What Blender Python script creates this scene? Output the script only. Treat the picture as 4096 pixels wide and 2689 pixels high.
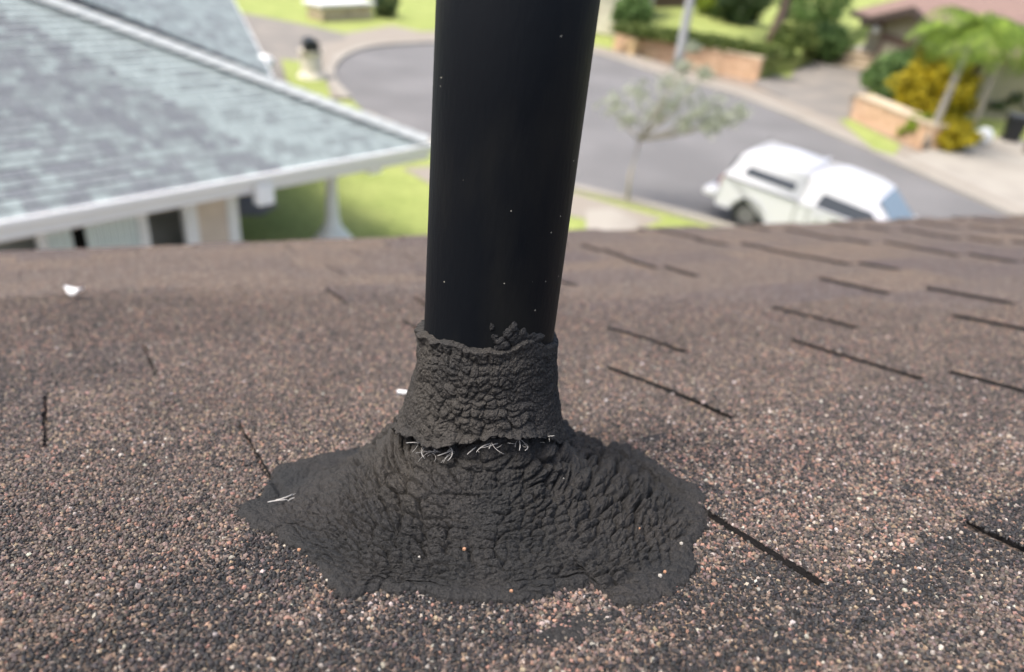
import bpy, bmesh, math, random
import numpy as np
from mathutils import Vector, Matrix
random.seed(7); RNG = np.random.default_rng(11)
for o in list(bpy.data.objects): bpy.data.objects.remove(o)
SC = bpy.context.scene; COL = SC.collection
PI = math.pi

# ------------------------------------------------------------------ camera
H = 6.2; F = 740.0
UP = np.array([.0906, .857, .503]); UP /= np.linalg.norm(UP)
fw = np.array([0, 0, -1.]); YY = fw-(fw@UP)*UP; YY /= np.linalg.norm(YY); XX = np.cross(YY, UP)
M = np.array([XX, YY, UP]); CAMP = np.array([0, 0, H])
cam = bpy.data.cameras.new('camera'); co = bpy.data.objects.new('camera', cam); COL.objects.link(co)
mm = Matrix([list(M[i])+[CAMP[i]] for i in range(3)]+[[0, 0, 0, 1]]); co.matrix_world = mm
cam.sensor_width = 36; cam.lens = 36*F/1024; cam.clip_start = .01; cam.clip_end = 600
cam.dof.use_dof = True; cam.dof.focus_distance = .315; cam.dof.aperture_fstop = 6.4
SC.camera = co
# ------------------------------------------------------------------ sky and sun
SUN_EL, SUN_AZ = math.radians(66), math.radians(-118)       # azimuth clockwise from +Y
w = bpy.data.worlds.new('World'); SC.world = w; w.use_nodes = True
nt = w.node_tree; bg = nt.nodes['Background']
sky = nt.nodes.new('ShaderNodeTexSky'); sky.sky_type = 'NISHITA'; sky.sun_disc = False
sky.sun_elevation = SUN_EL; sky.sun_rotation = SUN_AZ; sky.dust_density = 6; sky.air_density = 1.0; sky.ozone_density = .6
nt.links.new(sky.outputs[0], bg.inputs[0]); bg.inputs[1].default_value = .15
sl = bpy.data.lights.new('sun', 'SUN'); so = bpy.data.objects.new('sun', sl); COL.objects.link(so)
sl.energy = 1.25; sl.angle = math.radians(20); sl.color = (1, .97, .93)
sd = Vector((math.sin(SUN_AZ)*math.cos(SUN_EL), math.cos(SUN_AZ)*math.cos(SUN_EL), math.sin(SUN_EL)))
so.rotation_euler = sd.to_track_quat('Z', 'Y').to_euler()
SC.view_settings.view_transform = 'Standard'; SC.view_settings.look = 'None'
SC.view_settings.gamma = 1; SC.view_settings.use_curve_mapping = False
SC.view_settings.exposure = 1.08
SC.render.engine = 'CYCLES'

# ------------------------------------------------------------------ helpers
def ray(x, y): return M@np.array([(x-512)/F, (336-y)/F, -1.])
def at(x, y, z=0.):                       # the point at height z seen at that place of the photograph
    r = ray(x, y); return CAMP+r*((z-H)/r[2])
def proj(P):
    c = (np.asarray(P, float)-CAMP)@M; return 512+F*c[..., 0]/-c[..., 2], 336-F*c[..., 1]/-c[..., 2], -c[..., 2]
def ztop(b, y):                           # height above base b reached at image row y
    lo, hi = 0., 14.
    for _ in range(40):
        m = (lo+hi)/2
        if proj([b[0], b[1], m])[1] > y: lo = m
        else: hi = m
    return lo
def mat(name, col, rough=.8, noise=None, bump=None, spec=.3, metal=0., coat=0):
    """noise=(scale, other colour, contrast low, high); bump=(scale, strength, distance)"""
    m = bpy.data.materials.new(name); m.use_nodes = True; n = m.node_tree; b = n.nodes['Principled BSDF']
    b.inputs['Base Color'].default_value = (*col, 1); b.inputs['Roughness'].default_value = rough
    b.inputs['Specular IOR Level'].default_value = spec; b.inputs['Metallic'].default_value = metal
    b.inputs['Coat Weight'].default_value = coat
    tc = n.nodes.new('ShaderNodeTexCoord')
    if noise:
        sets = noise if isinstance(noise, list) else [noise]
        prev = None
        for (sc, c2, lo, hi) in sets:
            t = n.nodes.new('ShaderNodeTexNoise'); t.inputs['Scale'].default_value = sc; t.inputs['Detail'].default_value = 6
            n.links.new(tc.outputs['Object'], t.inputs['Vector'])
            r = n.nodes.new('ShaderNodeMapRange'); r.inputs[1].default_value = lo; r.inputs[2].default_value = hi
            n.links.new(t.outputs[0], r.inputs[0])
            x = n.nodes.new('ShaderNodeMix'); x.data_type = 'RGBA'; n.links.new(r.outputs[0], x.inputs[0])
            if prev is None: x.inputs[6].default_value = (*col, 1)
            else: n.links.new(prev, x.inputs[6])
            x.inputs[7].default_value = (*c2, 1); prev = x.outputs[2]
        n.links.new(prev, b.inputs['Base Color'])
    if bump:
        t = n.nodes.new('ShaderNodeTexNoise'); t.inputs['Scale'].default_value = bump[0]; t.inputs['Detail'].default_value = 5
        n.links.new(tc.outputs['Object'], t.inputs['Vector'])
        q = n.nodes.new('ShaderNodeBump'); q.inputs['Strength'].default_value = bump[1]; q.inputs['Distance'].default_value = bump[2]
        n.links.new(t.outputs[0], q.inputs['Height']); n.links.new(q.outputs[0], b.inputs['Normal'])
    return m
def tag(o, label=None, cat=None, group=None, kind=None):
    if label: o['label'] = label
    if cat: o['category'] = cat
    if group: o['group'] = group
    if kind: o['kind'] = kind
    return o
def thing(name, label, cat, loc=(0, 0, 0), rz=0., group=None):
    o = bpy.data.objects.new(name, None); COL.objects.link(o); o.location = tuple(loc); o.rotation_euler = (0, 0, rz)
    o.empty_display_size = .2
    return tag(o, label, cat, group)
def link(name, me, parent=None, m=None):
    o = bpy.data.objects.new(name, me); COL.objects.link(o)
    if m: me.materials.clear(); me.materials.append(m)
    if parent: o.parent = parent
    return o
def obj(name, bm, m, parent=None, smooth=False, bevel=0, seg=2):
    me = bpy.data.meshes.new(name); bmesh.ops.recalc_face_normals(bm, faces=bm.faces[:]); bm.to_mesh(me); bm.free()
    if smooth:
        for p in me.polygons: p.use_smooth = True
    o = link(name, me, parent, m)
    if bevel:
        b = o.modifiers.new('bevel', 'BEVEL'); b.width = bevel; b.segments = seg; b.limit_method = 'ANGLE'
    return o
def pyo(name, V, Fc, m, parent=None, smooth=False):
    me = bpy.data.meshes.new(name); me.from_pydata([tuple(map(float, v)) for v in V], [], Fc); me.update()
    if smooth: me.polygons.foreach_set('use_smooth', [True]*len(me.polygons))
    return link(name, me, parent, m)
def box(bm, x0, x1, y0, y1, z0, z1, Mx=None):
    vs = [bm.verts.new((x, y, z)) for z in (z0, z1) for y in (y0, y1) for x in (x0, x1)]
    for f in ((0, 2, 3, 1), (4, 5, 7, 6), (0, 1, 5, 4), (2, 6, 7, 3), (0, 4, 6, 2), (1, 3, 7, 5)): bm.faces.new([vs[i] for i in f])
    if Mx: bmesh.ops.transform(bm, matrix=Mx, verts=vs)
    return vs
def BX(*a, Mx=None): bm = bmesh.new(); box(bm, *a, Mx=Mx); return bm
def beam(bm, a, b, wd, ht):               # square bar between two points, ht along z-ish
    a, b = Vector(a), Vector(b); d = (b-a); L = d.length; q = d.to_track_quat('X', 'Z').to_matrix().to_4x4()
    box(bm, 0, L, -wd/2, wd/2, -ht/2, ht/2, Matrix.Translation(a)@q)
def prism(bm, pts, z0, z1):               # plan polygon extruded up
    a = [bm.verts.new((p[0], p[1], z0)) for p in pts]; b = [bm.verts.new((p[0], p[1], z1)) for p in pts]; n = len(pts)
    bm.faces.new(a[::-1]); bm.faces.new(b)
    for i in range(n): bm.faces.new((a[i], a[(i+1) % n], b[(i+1) % n], b[i]))
def tube(bm, pts, rads, seg=10, cap=True):
    rings = []; up = Vector((0, 0, 1)); n = len(pts)
    for i, p in enumerate(pts):
        t = (Vector(pts[min(i+1, n-1)])-Vector(pts[max(i-1, 0)])).normalized()
        s = t.cross(up); s = s if s.length > .05 else t.cross(Vector((1, 0, 0))); s.normalize(); c = s.cross(t)
        rings.append([bm.verts.new(Vector(p)+rads[i]*(math.cos(2*PI*k/seg)*s+math.sin(2*PI*k/seg)*c)) for k in range(seg)])
    for a, b in zip(rings, rings[1:]):
        for k in range(seg): bm.faces.new((a[k], a[(k+1) % seg], b[(k+1) % seg], b[k]))
    if cap: bm.faces.new(rings[0][::-1]); bm.faces.new(rings[-1])
def lathe(bm, prof, seg=24, c=(0, 0)):
    rings = [[bm.verts.new((c[0]+r*math.cos(2*PI*k/seg), c[1]+r*math.sin(2*PI*k/seg), z)) for k in range(seg)] for r, z in prof]
    for a, b in zip(rings, rings[1:]):
        for k in range(seg): bm.faces.new((a[k], a[(k+1) % seg], b[(k+1) % seg], b[k]))
    bm.faces.new(rings[0][::-1]); bm.faces.new(rings[-1])
# value noise and cellular noise in numpy
def _h(ix, iy, s):
    n = (ix.astype(np.int64)*374761393+iy.astype(np.int64)*668265263+s*1442695041) & 0x7fffffff
    n = ((n ^ (n >> 13))*1274126177) & 0x7fffffff; n = n ^ (n >> 16)
    return (n & 0xffff)/65535.
def vnoise(x, y, s=0):
    ix, iy = np.floor(x), np.floor(y); fx, fy = x-ix, y-iy; fx = fx*fx*(3-2*fx); fy = fy*fy*(3-2*fy)
    return ((_h(ix, iy, s)*(1-fx)+_h(ix+1, iy, s)*fx)*(1-fy)+(_h(ix, iy+1, s)*(1-fx)+_h(ix+1, iy+1, s)*fx)*fy)*2-1
def fbm(x, y, s=0, o=4):
    r = 0; a = 1.; t = 0
    for i in range(o): r = r+a*vnoise(x*2**i, y*2**i, s+i*17); t += a; a *= .55
    return r/t
def worley(x, y, s=0):
    ix, iy = np.floor(x), np.floor(y); f1 = np.full(x.shape, 9.); f2 = np.full(x.shape, 9.); idv = np.zeros(x.shape)
    for dx in (-1, 0, 1):
        for dy in (-1, 0, 1):
            cx, cy = ix+dx, iy+dy; d = np.hypot(cx+.1+.8*_h(cx, cy, s)-x, cy+.1+.8*_h(cx, cy, s+5)-y)
            nn = d < f1; f2 = np.where(nn, f1, np.minimum(f2, d)); idv = np.where(nn, _h(cx, cy, s+9), idv); f1 = np.where(nn, d, f1)
    return f1, f2, idv
def grid_faces(nu, nv, wrap=True):
    f = []
    for j in range(nv-1):
        b = j*nu
        for i in range(nu if wrap else nu-1):
            k = (i+1) % nu; f.append((b+i, b+k, b+nu+k, b+nu+i))
    return f
def grid_mesh(name, P, m, parent, wrap=True, attrs=None):
    nv, nu = P.shape[:2]; n = nu if wrap else nu-1
    i = np.arange(n); j = np.arange(nv-1)[:, None]; k = (i+1) % nu
    q = np.stack([j*nu+i, j*nu+k, (j+1)*nu+k, (j+1)*nu+i], -1).reshape(-1, 4)
    me = bpy.data.meshes.new(name); me.vertices.add(nv*nu); me.vertices.foreach_set('co', P.reshape(-1).astype(np.float32))
    me.loops.add(q.size); me.loops.foreach_set('vertex_index', q.reshape(-1).astype(np.int32))
    me.polygons.add(len(q)); me.polygons.foreach_set('loop_start', np.arange(0, q.size, 4, dtype=np.int32))
    me.polygons.foreach_set('use_smooth', np.ones(len(q), bool)); me.update(calc_edges=True)
    if attrs:
        for k2, v in attrs.items():
            a = me.attributes.new(k2, 'FLOAT', 'POINT'); a.data.foreach_set('value', v.reshape(-1).astype(np.float32))
    return link(name, me, parent, m)

# ------------------------------------------------------------------ materials
LAWN = (.20, .27, .035)
m_grass = mat('lawn_grass', (.25, .30, .085), .9, [(.9, (.31, .35, .11), .4, .65), (5, (.16, .20, .05), .5, .75)], (40, .6, .03))
m_asph = mat('asphalt', (.145, .144, .143), .85, [(.35, (.185, .183, .182), .4, .65), (60, (.11, .11, .11), .5, .8)], (90, .5, .01))
m_drive = mat('old_driveway_asphalt', (.18, .17, .155), .9, [(.8, (.24, .22, .19), .4, .7)], (60, .5, .01))
m_conc = mat('concrete', (.26, .235, .20), .85, [(.9, (.25, .22, .18), .45, .75)], (30, .3, .01))
m_pale = mat('pale_concrete', (.32, .30, .26), .85, [(.9, (.25, .23, .20), .45, .75)], (30, .3, .01))
m_dirt = mat('reddish_verge_dirt', (.26, .20, .155), .95, [(2, (.18, .15, .11), .4, .7)], (40, .5, .02))
m_coral = mat('coral_stone', (.62, .43, .28), .9, [(3, (.52, .34, .21), .4, .7)], (30, .7, .02))
m_cap = mat('pale_stone_cap', (.55, .46, .33), .85, (4, (.45, .37, .26), .4, .7))
m_white = mat('white_paint', (.78, .79, .78), .45, (3, (.70, .72, .70), .4, .7))
m_trim = mat('white_trim', (.77, .785, .79), .5)
m_siding = mat('pale_mint_siding', (.66, .75, .72), .6, (3, (.60, .69, .66), .4, .7))
m_beige = mat('beige_wall', (.64, .55, .45), .8, (3, (.58, .49, .40), .4, .7))
m_greyw = mat('shaded_wall_grey', (.26, .275, .25), .8, (2, (.14, .15, .13), .4, .7))  # darker grey-green: shade of the recessed walls put into the colour
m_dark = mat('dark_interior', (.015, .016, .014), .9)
m_black = mat('black_plastic', (.018, .02, .022), .45)
m_cream = mat('cream_wall', (.66, .62, .52), .8, (2, (.57, .52, .43), .4, .7))
m_khaki = mat('khaki_stucco', (.34, .31, .22), .85, (2, (.30, .27, .19), .4, .7))
m_brown = mat('brown_timber', (.13, .085, .065), .7, (8, (.10, .065, .05), .4, .7))
m_dbrown = mat('dark_fascia', (.06, .045, .04), .6)
m_pinkroof = mat('pinkish_brown_shingles', (.235, .16, .135), .9, (5, (.18, .125, .105), .4, .7), (30, .6, .02))
m_steel = mat('galvanised_steel', (.42, .43, .43), .5, metal=.3)
m_hyd = mat('cream_yellow_paint', (.70, .52, .28), .5)
m_bark = mat('bark', (.13, .095, .075), .95, (12, (.20, .15, .12), .4, .7), (25, .8, .02))
m_palmtrunk = mat('palm_trunk', (.36, .33, .28), .9, (8, (.25, .23, .19), .4, .7), (30, .8, .02))
m_timber = mat('weathered_pale_timber', (.46, .38, .27), .8, (6, (.36, .29, .2), .4, .7))
def leafmat(name, c1, c2, rough=.6):
    m = bpy.data.materials.new(name); m.use_nodes = True; n = m.node_tree; b = n.nodes['Principled BSDF']
    a = n.nodes.new('ShaderNodeAttribute'); a.attribute_name = 'shade'
    x = n.nodes.new('ShaderNodeMix'); x.data_type = 'RGBA'; x.inputs[6].default_value = (*c1, 1); x.inputs[7].default_value = (*c2, 1)
    n.links.new(a.outputs['Fac'], x.inputs[0]); n.links.new(x.outputs[2], b.inputs['Base Color'])
    b.inputs['Roughness'].default_value = rough; b.inputs['Specular IOR Level'].default_value = .3
    t = n.nodes.new('ShaderNodeBsdfTranslucent'); n.links.new(x.outputs[2], t.inputs[0])
    k = n.nodes.new('ShaderNodeMixShader'); k.inputs[0].default_value = .35
    n.links.new(b.outputs[0], k.inputs[1]); n.links.new(t.outputs[0], k.inputs[2])
    n.links.new(k.outputs[0], n.nodes['Material Output'].inputs[0]); return m
L_green = leafmat('green_leaves', (.06, .12, .035), (.17, .27, .08))
L_dark = leafmat('dark_leaves', (.02, .045, .015), (.07, .11, .04))
L_hedge = leafmat('hedge_leaves', (.05, .09, .02), (.16, .20, .05))
L_yel = leafmat('yellow_croton_leaves', (.28, .25, .015), (.62, .49, .03))
L_lime = leafmat('lime_leaves', (.16, .24, .02), (.36, .44, .06))
L_palm = leafmat('palm_fronds', (.08, .15, .02), (.29, .41, .06))
L_pale = leafmat('pale_olive_leaves', (.30, .33, .24), (.46, .49, .38))

# ------------------------------------------------------------------ the setting
def sheet(name, pts, z, m, kind='structure'):
    bm = bmesh.new(); prism(bm, pts, z-.25, z); return tag(obj(name, bm, m), kind=kind)
bm = bmesh.new(); prism(bm, [(-160, -60), (160, -60), (160, 260), (-160, 260)], -1.5, -.02)
tag(obj('ground', bm, mat('bare_ground', (.20, .185, .165), .95, (.6, (.15, .14, .12), .4, .7))), kind='structure')
sheet('lawn', [(-90, 24), (90, 24), (90, 220), (-90, 220)], .0, m_grass)
sheet('lawn', [(-8.5, 11), (9, 10.6), (14, 8), (26, 8), (26, 23.99), (-12, 23.99), (-12, 16)], .0, m_grass)
def G(*a): return [tuple(at(x, y)[:2]) for x, y in a]
def smoothline(pts, n=6):
    P = [np.array(p, float) for p in pts]; out = []
    for i in range(len(P)-1):
        p0, p1, p2, p3 = P[max(i-1, 0)], P[i], P[i+1], P[min(i+2, len(P)-1)]
        for t in np.linspace(0, 1, n, endpoint=False):
            out.append(.5*(2*p1+(p2-p0)*t+(2*p0-5*p1+4*p2-p3)*t*t+(3*p1-p0-3*p2+p3)*t**3))
    out.append(P[-1]); return out
# road: near kerb line then the cul-de-sac rim and far kerb
road_near = [(30, -8), (14, 8.5), (9, 13.5), (6.2, 15.9), (3.4, 17.6), (0.3, 18.9), (-2.6, 21.0), (-5.3, 23.5)]
rim = G((352, 100), (337, 82), (336, 68), (350, 55), (380, 47), (430, 44), (520, 42), (600, 55), (660, 75), (740, 97), (850, 143), (935, 182), (1024, 222))
rimw = smoothline(rim, 5)
rd = smoothline(road_near, 5)+rimw+[(20, 11), (40, -6)]
sheet('road', rd, .004, m_asph)
def ribbon(name, line, w0, w1, z0, z1, m):         # strip along a line, offset to its left (away from the road)
    P = [np.array(p[:2], float) for p in line]; a, b = [], []
    for i, p in enumerate(P):
        t = P[min(i+1, len(P)-1)]-P[max(i-1, 0)]; t /= np.linalg.norm(t); nn = np.array([-t[1], t[0]])
        a.append(p+nn*w0); b.append(p+nn*w1)
    bm = bmesh.new(); n = len(P); V = []
    for q, z in ((a, z0), (b, z0), (b, z1), (a, z1)): V.append([bm.verts.new((p[0], p[1], z)) for p in q])
    for j in range(4):
        k = (j+1) % 4
        for i in range(n-1): bm.faces.new((V[j][i], V[j][i+1], V[k][i+1], V[k][i]))
    bm.faces.new([V[j][0] for j in range(4)]); bm.faces.new([V[j][-1] for j in range(4)])
    return tag(obj(name, bm, m), kind='structure')
ribbon('kerb', rimw, .0, .35, -.1, .10, m_pale)
ribbon('pavement', rimw, .36, 1.7, -.1, .09, m_conc)
nearl = smoothline(road_near, 5)
ribbon('kerb', nearl, -.0, .25, -.1, .11, m_pale)
# verges and drives
sheet('verge', G((650, 62), (700, 78), (800, 108), (900, 150), (960, 178), (1000, 150), (900, 118), (860, 88), (800, 78), (760, 72), (700, 66), (650, 52)), .014, m_dirt)
sheet('driveway', G((752, 86), (800, 108), (846, 128), (850, 100), (880, 88), (930, 60), (880, 40), (800, 66), (770, 72)), .100, m_drive)
sheet('driveway', G((905, 160), (935, 150), (1000, 138), (1060, 150), (1080, 215), (1024, 214), (960, 184)), .104, m_pale)
sheet('grass_strip', G((838, 122), (850, 122), (900, 148), (893, 158), (872, 152)), .112, m_grass)
sheet('grass_strip', G((760, 62), (795, 70), (790, 80), (768, 76)), .112, m_grass)
sheet('driveway', G((215, 8), (300, 24), (345, 34), (390, 33), (385, 44), (348, 53), (330, 66), (329, 84), (300, 96), (230, 80), (100, 20)), .024, m_drive)
sheet('path', G((345, 34), (392, 26), (420, 32), (500, 30), (500, 36), (420, 39), (380, 45), (348, 53)), .034, m_conc)
sheet('grass_strip', G((282, 62), (303, 64), (322, 74), (329, 92), (332, 104), (300, 104), (286, 80)), .106, m_grass)
sheet('path', [(-3.3, 18.6), (-1.5, 19.6), (3.3, 16.9), (2.6, 16.0), (-2.2, 17.4)], .012, m_conc)
sheet('path', G((240, 190), (262, 192), (278, 206), (262, 216), (235, 216)), .012, m_drive)
sheet('driveway', G((586, 211), (612, 209), (640, 222), (628, 240), (586, 240)), .03, m_pale)

sheet('grass_strip', G((955, 138), (1000, 124), (1010, 132), (990, 142), (960, 152)), .112, m_grass)
sheet('bounce_sheet', [(-9, 1), (-1, 4.5), (6, 4.5), (7, 9.8), (-1, 10.4), (-6.5, 5.5), (-9, 3)], .004, m_pale)  # unseen pale sheet added to bounce light up under the neighbour's eave
# ------------------------------------------------------------------ foliage helper
def leafcloud(name, m, parent, c, rad, n, size, seed=0, hollow=.55, lump=.25, flat=0.):
    r = np.random.default_rng(seed); d = r.normal(size=(n, 3)); d /= np.linalg.norm(d, axis=1)[:, None]
    lum = 1+lump*np.sin(d[:, 0]*5+seed)*np.sin(d[:, 1]*4.3+seed*2)*np.cos(d[:, 2]*4.7+seed)*2
    rr = (hollow+(1-hollow)*r.random(n)**.6)*lum
    P = np.array(c)+d*rr[:, None]*np.array(rad); P[:, 2] = np.maximum(P[:, 2], .02+flat)
    t = r.normal(size=(n, 3)); t /= np.linalg.norm(t, axis=1)[:, None]; b = np.cross(t, d+r.normal(size=(n, 3))*.6); b /= np.linalg.norm(b, axis=1)[:, None]
    s = size*(.6+.8*r.random(n))[:, None]
    V = np.stack([P-t*s, P+b*s*.5, P+t*s, P-b*s*.5], 1)
    me = bpy.data.meshes.new(name); me.vertices.add(4*n); me.vertices.foreach_set('co', V.reshape(-1).astype(np.float32))
    me.loops.add(4*n); me.loops.foreach_set('vertex_index', np.arange(4*n, dtype=np.int32)); me.polygons.add(n)
    me.polygons.foreach_set('loop_start', np.arange(0, 4*n, 4, dtype=np.int32)); me.update(calc_edges=True)
    a = me.attributes.new('shade', 'FLOAT', 'POINT'); a.data.foreach_set('value', np.repeat(r.random(n), 4).astype(np.float32))
    return link(name, me, parent, m)

# ------------------------------------------------------------------ neighbour's house
EZ = 2.5
eA = at(0, 222, EZ); eB = at(428, 145, EZ); dv = (eB-eA); dv /= np.linalg.norm(dv); pv = np.array([-dv[1], dv[0], 0])
PITCH = .40
nh = thing('house', 'white trimmed house with blue grey shingle roof and white gutter, left of the pipe', 'house', (eB[0], eB[1], 0), math.atan2(dv[1], dv[0]))
# local frame: x along the eave towards the corner (corner at x=0), y away from us into the house
def roofslab(name, x0, x1, run, m, t=.1, hip=True):
    y1 = run; z = PITCH*run
    V = [(x0, 0, EZ), (0, 0, EZ), (-run if hip else 0, run, EZ+z), (x0, run, EZ+z)]
    V += [(a, b, c-t) for a, b, c in V]
    return pyo(name, V, [(0, 1, 2, 3), (7, 6, 5, 4), (0, 4, 5, 1), (1, 5, 6, 2), (2, 6, 7, 3), (3, 7, 4, 0)], m, nh)
m_bsh = bpy.data.materials.new('blue_grey_shingle'); m_bsh.use_nodes = True
n = m_bsh.node_tree; b = n.nodes['Principled BSDF']; b.inputs['Roughness'].default_value = .9; b.inputs['Specular IOR Level'].default_value = .2
a_ = n.nodes.new('ShaderNodeAttribute'); a_.attribute_name = 'shade'; oi = n.nodes.new('ShaderNodeObjectInfo')
ad = n.nodes.new('ShaderNodeMath'); ad.operation = 'ADD'; n.links.new(a_.outputs['Fac'], ad.inputs[0]); n.links.new(oi.outputs['Random'], ad.inputs[1])
tcs = n.nodes.new('ShaderNodeTexCoord'); ns = n.nodes.new('ShaderNodeTexNoise'); ns.inputs['Scale'].default_value = 2.2; ns.inputs['Detail'].default_value = 7
gm = n.nodes.new('ShaderNodeNewGeometry'); n.links.new(gm.outputs['Position'], ns.inputs['Vector'])
m2 = n.nodes.new('ShaderNodeMath'); m2.operation = 'MULTIPLY_ADD'; m2.inputs[1].default_value = .35; n.links.new(ns.outputs[0], m2.inputs[0]); n.links.new(ad.outputs[0], m2.inputs[2])
mr = n.nodes.new('ShaderNodeMapRange'); mr.inputs[1].default_value = .1; mr.inputs[2].default_value = 1.3; n.links.new(m2.outputs[0], mr.inputs[0])
cr = n.nodes.new('ShaderNodeValToRGB'); n.links.new(mr.outputs[0], cr.inputs[0])
for i, (p, c) in enumerate([(0, (.140, .152, .168)), (.4, (.170, .188, .200)), (.7, (.198, .232, .236)), (1, (.265, .315, .315))]):
    e = cr.color_ramp.elements[i] if i < 2 else cr.color_ramp.elements.new(p); e.position = p; e.color = (*c, 1)
n.links.new(cr.outputs[0], b.inputs['Base Color'])
m_under = mat('underlay_and_butt_shade', (.06, .064, .072), .95)
m_hipcap = mat('pale_hip_cap', (.38, .405, .40), .85, (4, (.33, .36, .355), .4, .7))
SLOPE = math.sqrt(1+PITCH*PITCH)
roofslab('roof', -11, 0, 5.2, m_under)
# shingles
EXP = .17; cells = []
rs = np.random.default_rng(3)
for j in range(int(5.2*SLOPE/EXP)):
    s0 = j*EXP; x = -(s0/SLOPE)-.02; off = rs.random()*.3
    x -= off*0
    while x > -10.9:
        wv = .12+.13*rs.random(); cells.append((x-wv+.006, x, s0)); x -= wv
def shv(x0, x1, s0, lift):
    o = []
    for (x, s, h) in ((x0, s0-.012, .034), (x1, s0-.012, .034), (x1, s0+EXP+.02, .010), (x0, s0+EXP+.02, .010)):
        y = s/SLOPE; z = EZ+y*PITCH; o.append((x-PITCH*0, y-(h+lift)*PITCH/SLOPE, z+(h+lift)/SLOPE))
    o += [(a, b, c-.012) for a, b, c in o]; return o
SF = [(0, 1, 2, 3), (0, 4, 5, 1), (1, 5, 6, 2), (3, 2, 6, 7), (0, 3, 7, 4)]
ca, sa = math.cos(nh.rotation_euler.z), math.sin(nh.rotation_euler.z)
def nhw(v): return np.array([eB[0]+v[0]*ca-v[1]*sa, eB[1]+v[0]*sa+v[1]*ca, v[2]])
def visd(c):
    wv = nhw(((c[0]+c[1])/2, c[2]/SLOPE, EZ+c[2]/SLOPE*PITCH)); px, py, dd = proj(wv)
    return dd if (-20 < px < 1040 and -20 < py < 700 and dd > 0) else 1e3
order = sorted(range(len(cells)), key=lambda i: visd(cells[i]))
VV, FF, SH = [], [], []
for rank, i in enumerate(order):
    x0, x1, s0 = cells[i]; lift = rs.random()*.006; v = shv(x0, x1, s0, lift)
    if rank < 300: o = pyo('shingle', v, SF, m_bsh, nh); o.data.materials.append(m_under); o.data.polygons[1].material_index = 1  # butt face dark for bare edge and painted shadow line under the course
    else:
        k = len(VV); VV += v; FF += [tuple(q+k for q in f) for f in SF]; SH += [rs.random()]*8
o = pyo('shingles', VV, FF, m_bsh, nh); o['kind'] = 'stuff'; o.data.materials.append(m_under); o.data.polygons.foreach_set('material_index', [int(i % 5 == 1) for i in range(len(FF))])
aa = o.data.attributes.new('shade', 'FLOAT', 'POINT'); aa.data.foreach_set('value', np.array(SH)-.0)
# hip caps up the hip line
hd = Vector((-1, 1, PITCH)).normalized(); side = Vector((1, 1, 0)).normalized()
for k in range(26):
    p = Vector((0, 0, EZ+.05))+hd*(.02+k*.27); bm = bmesh.new()
    q = [p-hd*.02, p+hd*.30]; V = []
    for e, z in ((q[0], .035), (q[1], .015)):
        V.append([bm.verts.new(e+side*s+Vector((0, 0, z-abs(s+.03)*.03))) for s in (-.17, -.03, .30)])
    for i in range(2): bm.faces.new((V[0][i], V[0][i+1], V[1][i+1], V[1][i]))
    r_ = bmesh.ops.extrude_face_region(bm, geom=bm.faces[:]); bmesh.ops.translate(bm, vec=(0, 0, -.02), verts=[v for v in r_['geom'] if isinstance(v, bmesh.types.BMVert)])
    obj('hip_cap', bm, m_hipcap, nh)
# second slope past the hip, facing away, and the rear wing
V = [(0, 0, EZ-.02), (0, 12, EZ-.02), (-5.2, 12, EZ-.02+5.2*PITCH), (-5.2, 5.2, EZ-.02+5.2*PITCH)]
pyo('roof', V+[(a, b, c-.1) for a, b, c in V], [(0, 1, 2, 3), (7, 6, 5, 4), (0, 4, 5, 1), (1, 5, 6, 2), (2, 6, 7, 3), (3, 7, 4, 0)], m_under, nh)
# rear wing: its slope is seen over the hip
wA, wB = at(262, 60, EZ+.25), at(212, -40, EZ+.25); wB = wA+(wB-wA)*.55; wE = wA.copy(); wA = wA-(wB-wA)*.13; _e = (wB-wA)[:2]; _e /= np.linalg.norm(_e); _p = np.array([-_e[1], _e[0], .4])*5.0; wC, wD = wB+_p, wA+_p
def toloc(p): q = np.asarray(p)-np.array([eB[0], eB[1], 0]); return np.array([q[0]*ca+q[1]*sa, -q[0]*sa+q[1]*ca, q[2]])
wl = [toloc(p) for p in (wA, wB, wC, wD)]
pyo('wing_roof', [tuple(p) for p in wl]+[(p[0], p[1], p[2]-.12) for p in wl], [(0, 1, 2, 3), (7, 6, 5, 4), (0, 4, 5, 1), (1, 5, 6, 2), (2, 6, 7, 3), (3, 7, 4, 0)], m_under, nh)
VV, FF, SH = [], [], []; rows = 34; A0, B0, C0, D0 = [np.array(p) for p in wl]
for j in range(rows):
    t0, t1 = j/rows-.006, (j+1)/rows+.006; i = 0.
    while i < 1:
        wd = .012+.014*rs.random(); i1 = min(i+wd, 1)
        def bl(t, u_): return (A0*(1-t)+B0*t)*(1-u_)+(D0*(1-t)+C0*t)*u_
        k = len(VV)
        for (u_, t, h) in ((i, t0, .05), (i1-.003, t0, .05), (i1-.003, t1, .02), (i, t1, .02)): p = bl(u_, t); VV.append((p[0], p[1], p[2]+h))
        VV += [(a, b, c-.015) for a, b, c in VV[k:k+4]]; FF += [tuple(q+k for q in f) for f in SF]; SH += [rs.random()+.25]*8; i = i1
o = pyo('wing_shingles', VV, FF, m_bsh, nh); o['kind'] = 'stuff'; aa = o.data.attributes.new('shade', 'FLOAT', 'POINT'); aa.data.foreach_set('value', np.array(SH))
bm = bmesh.new(); beam(bm, tuple(A0-np.array([0, 0, .07])), tuple(B0-np.array([0, 0, .07])), .14, .14); obj('wing_gutter', bm, m_trim, nh)
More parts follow.
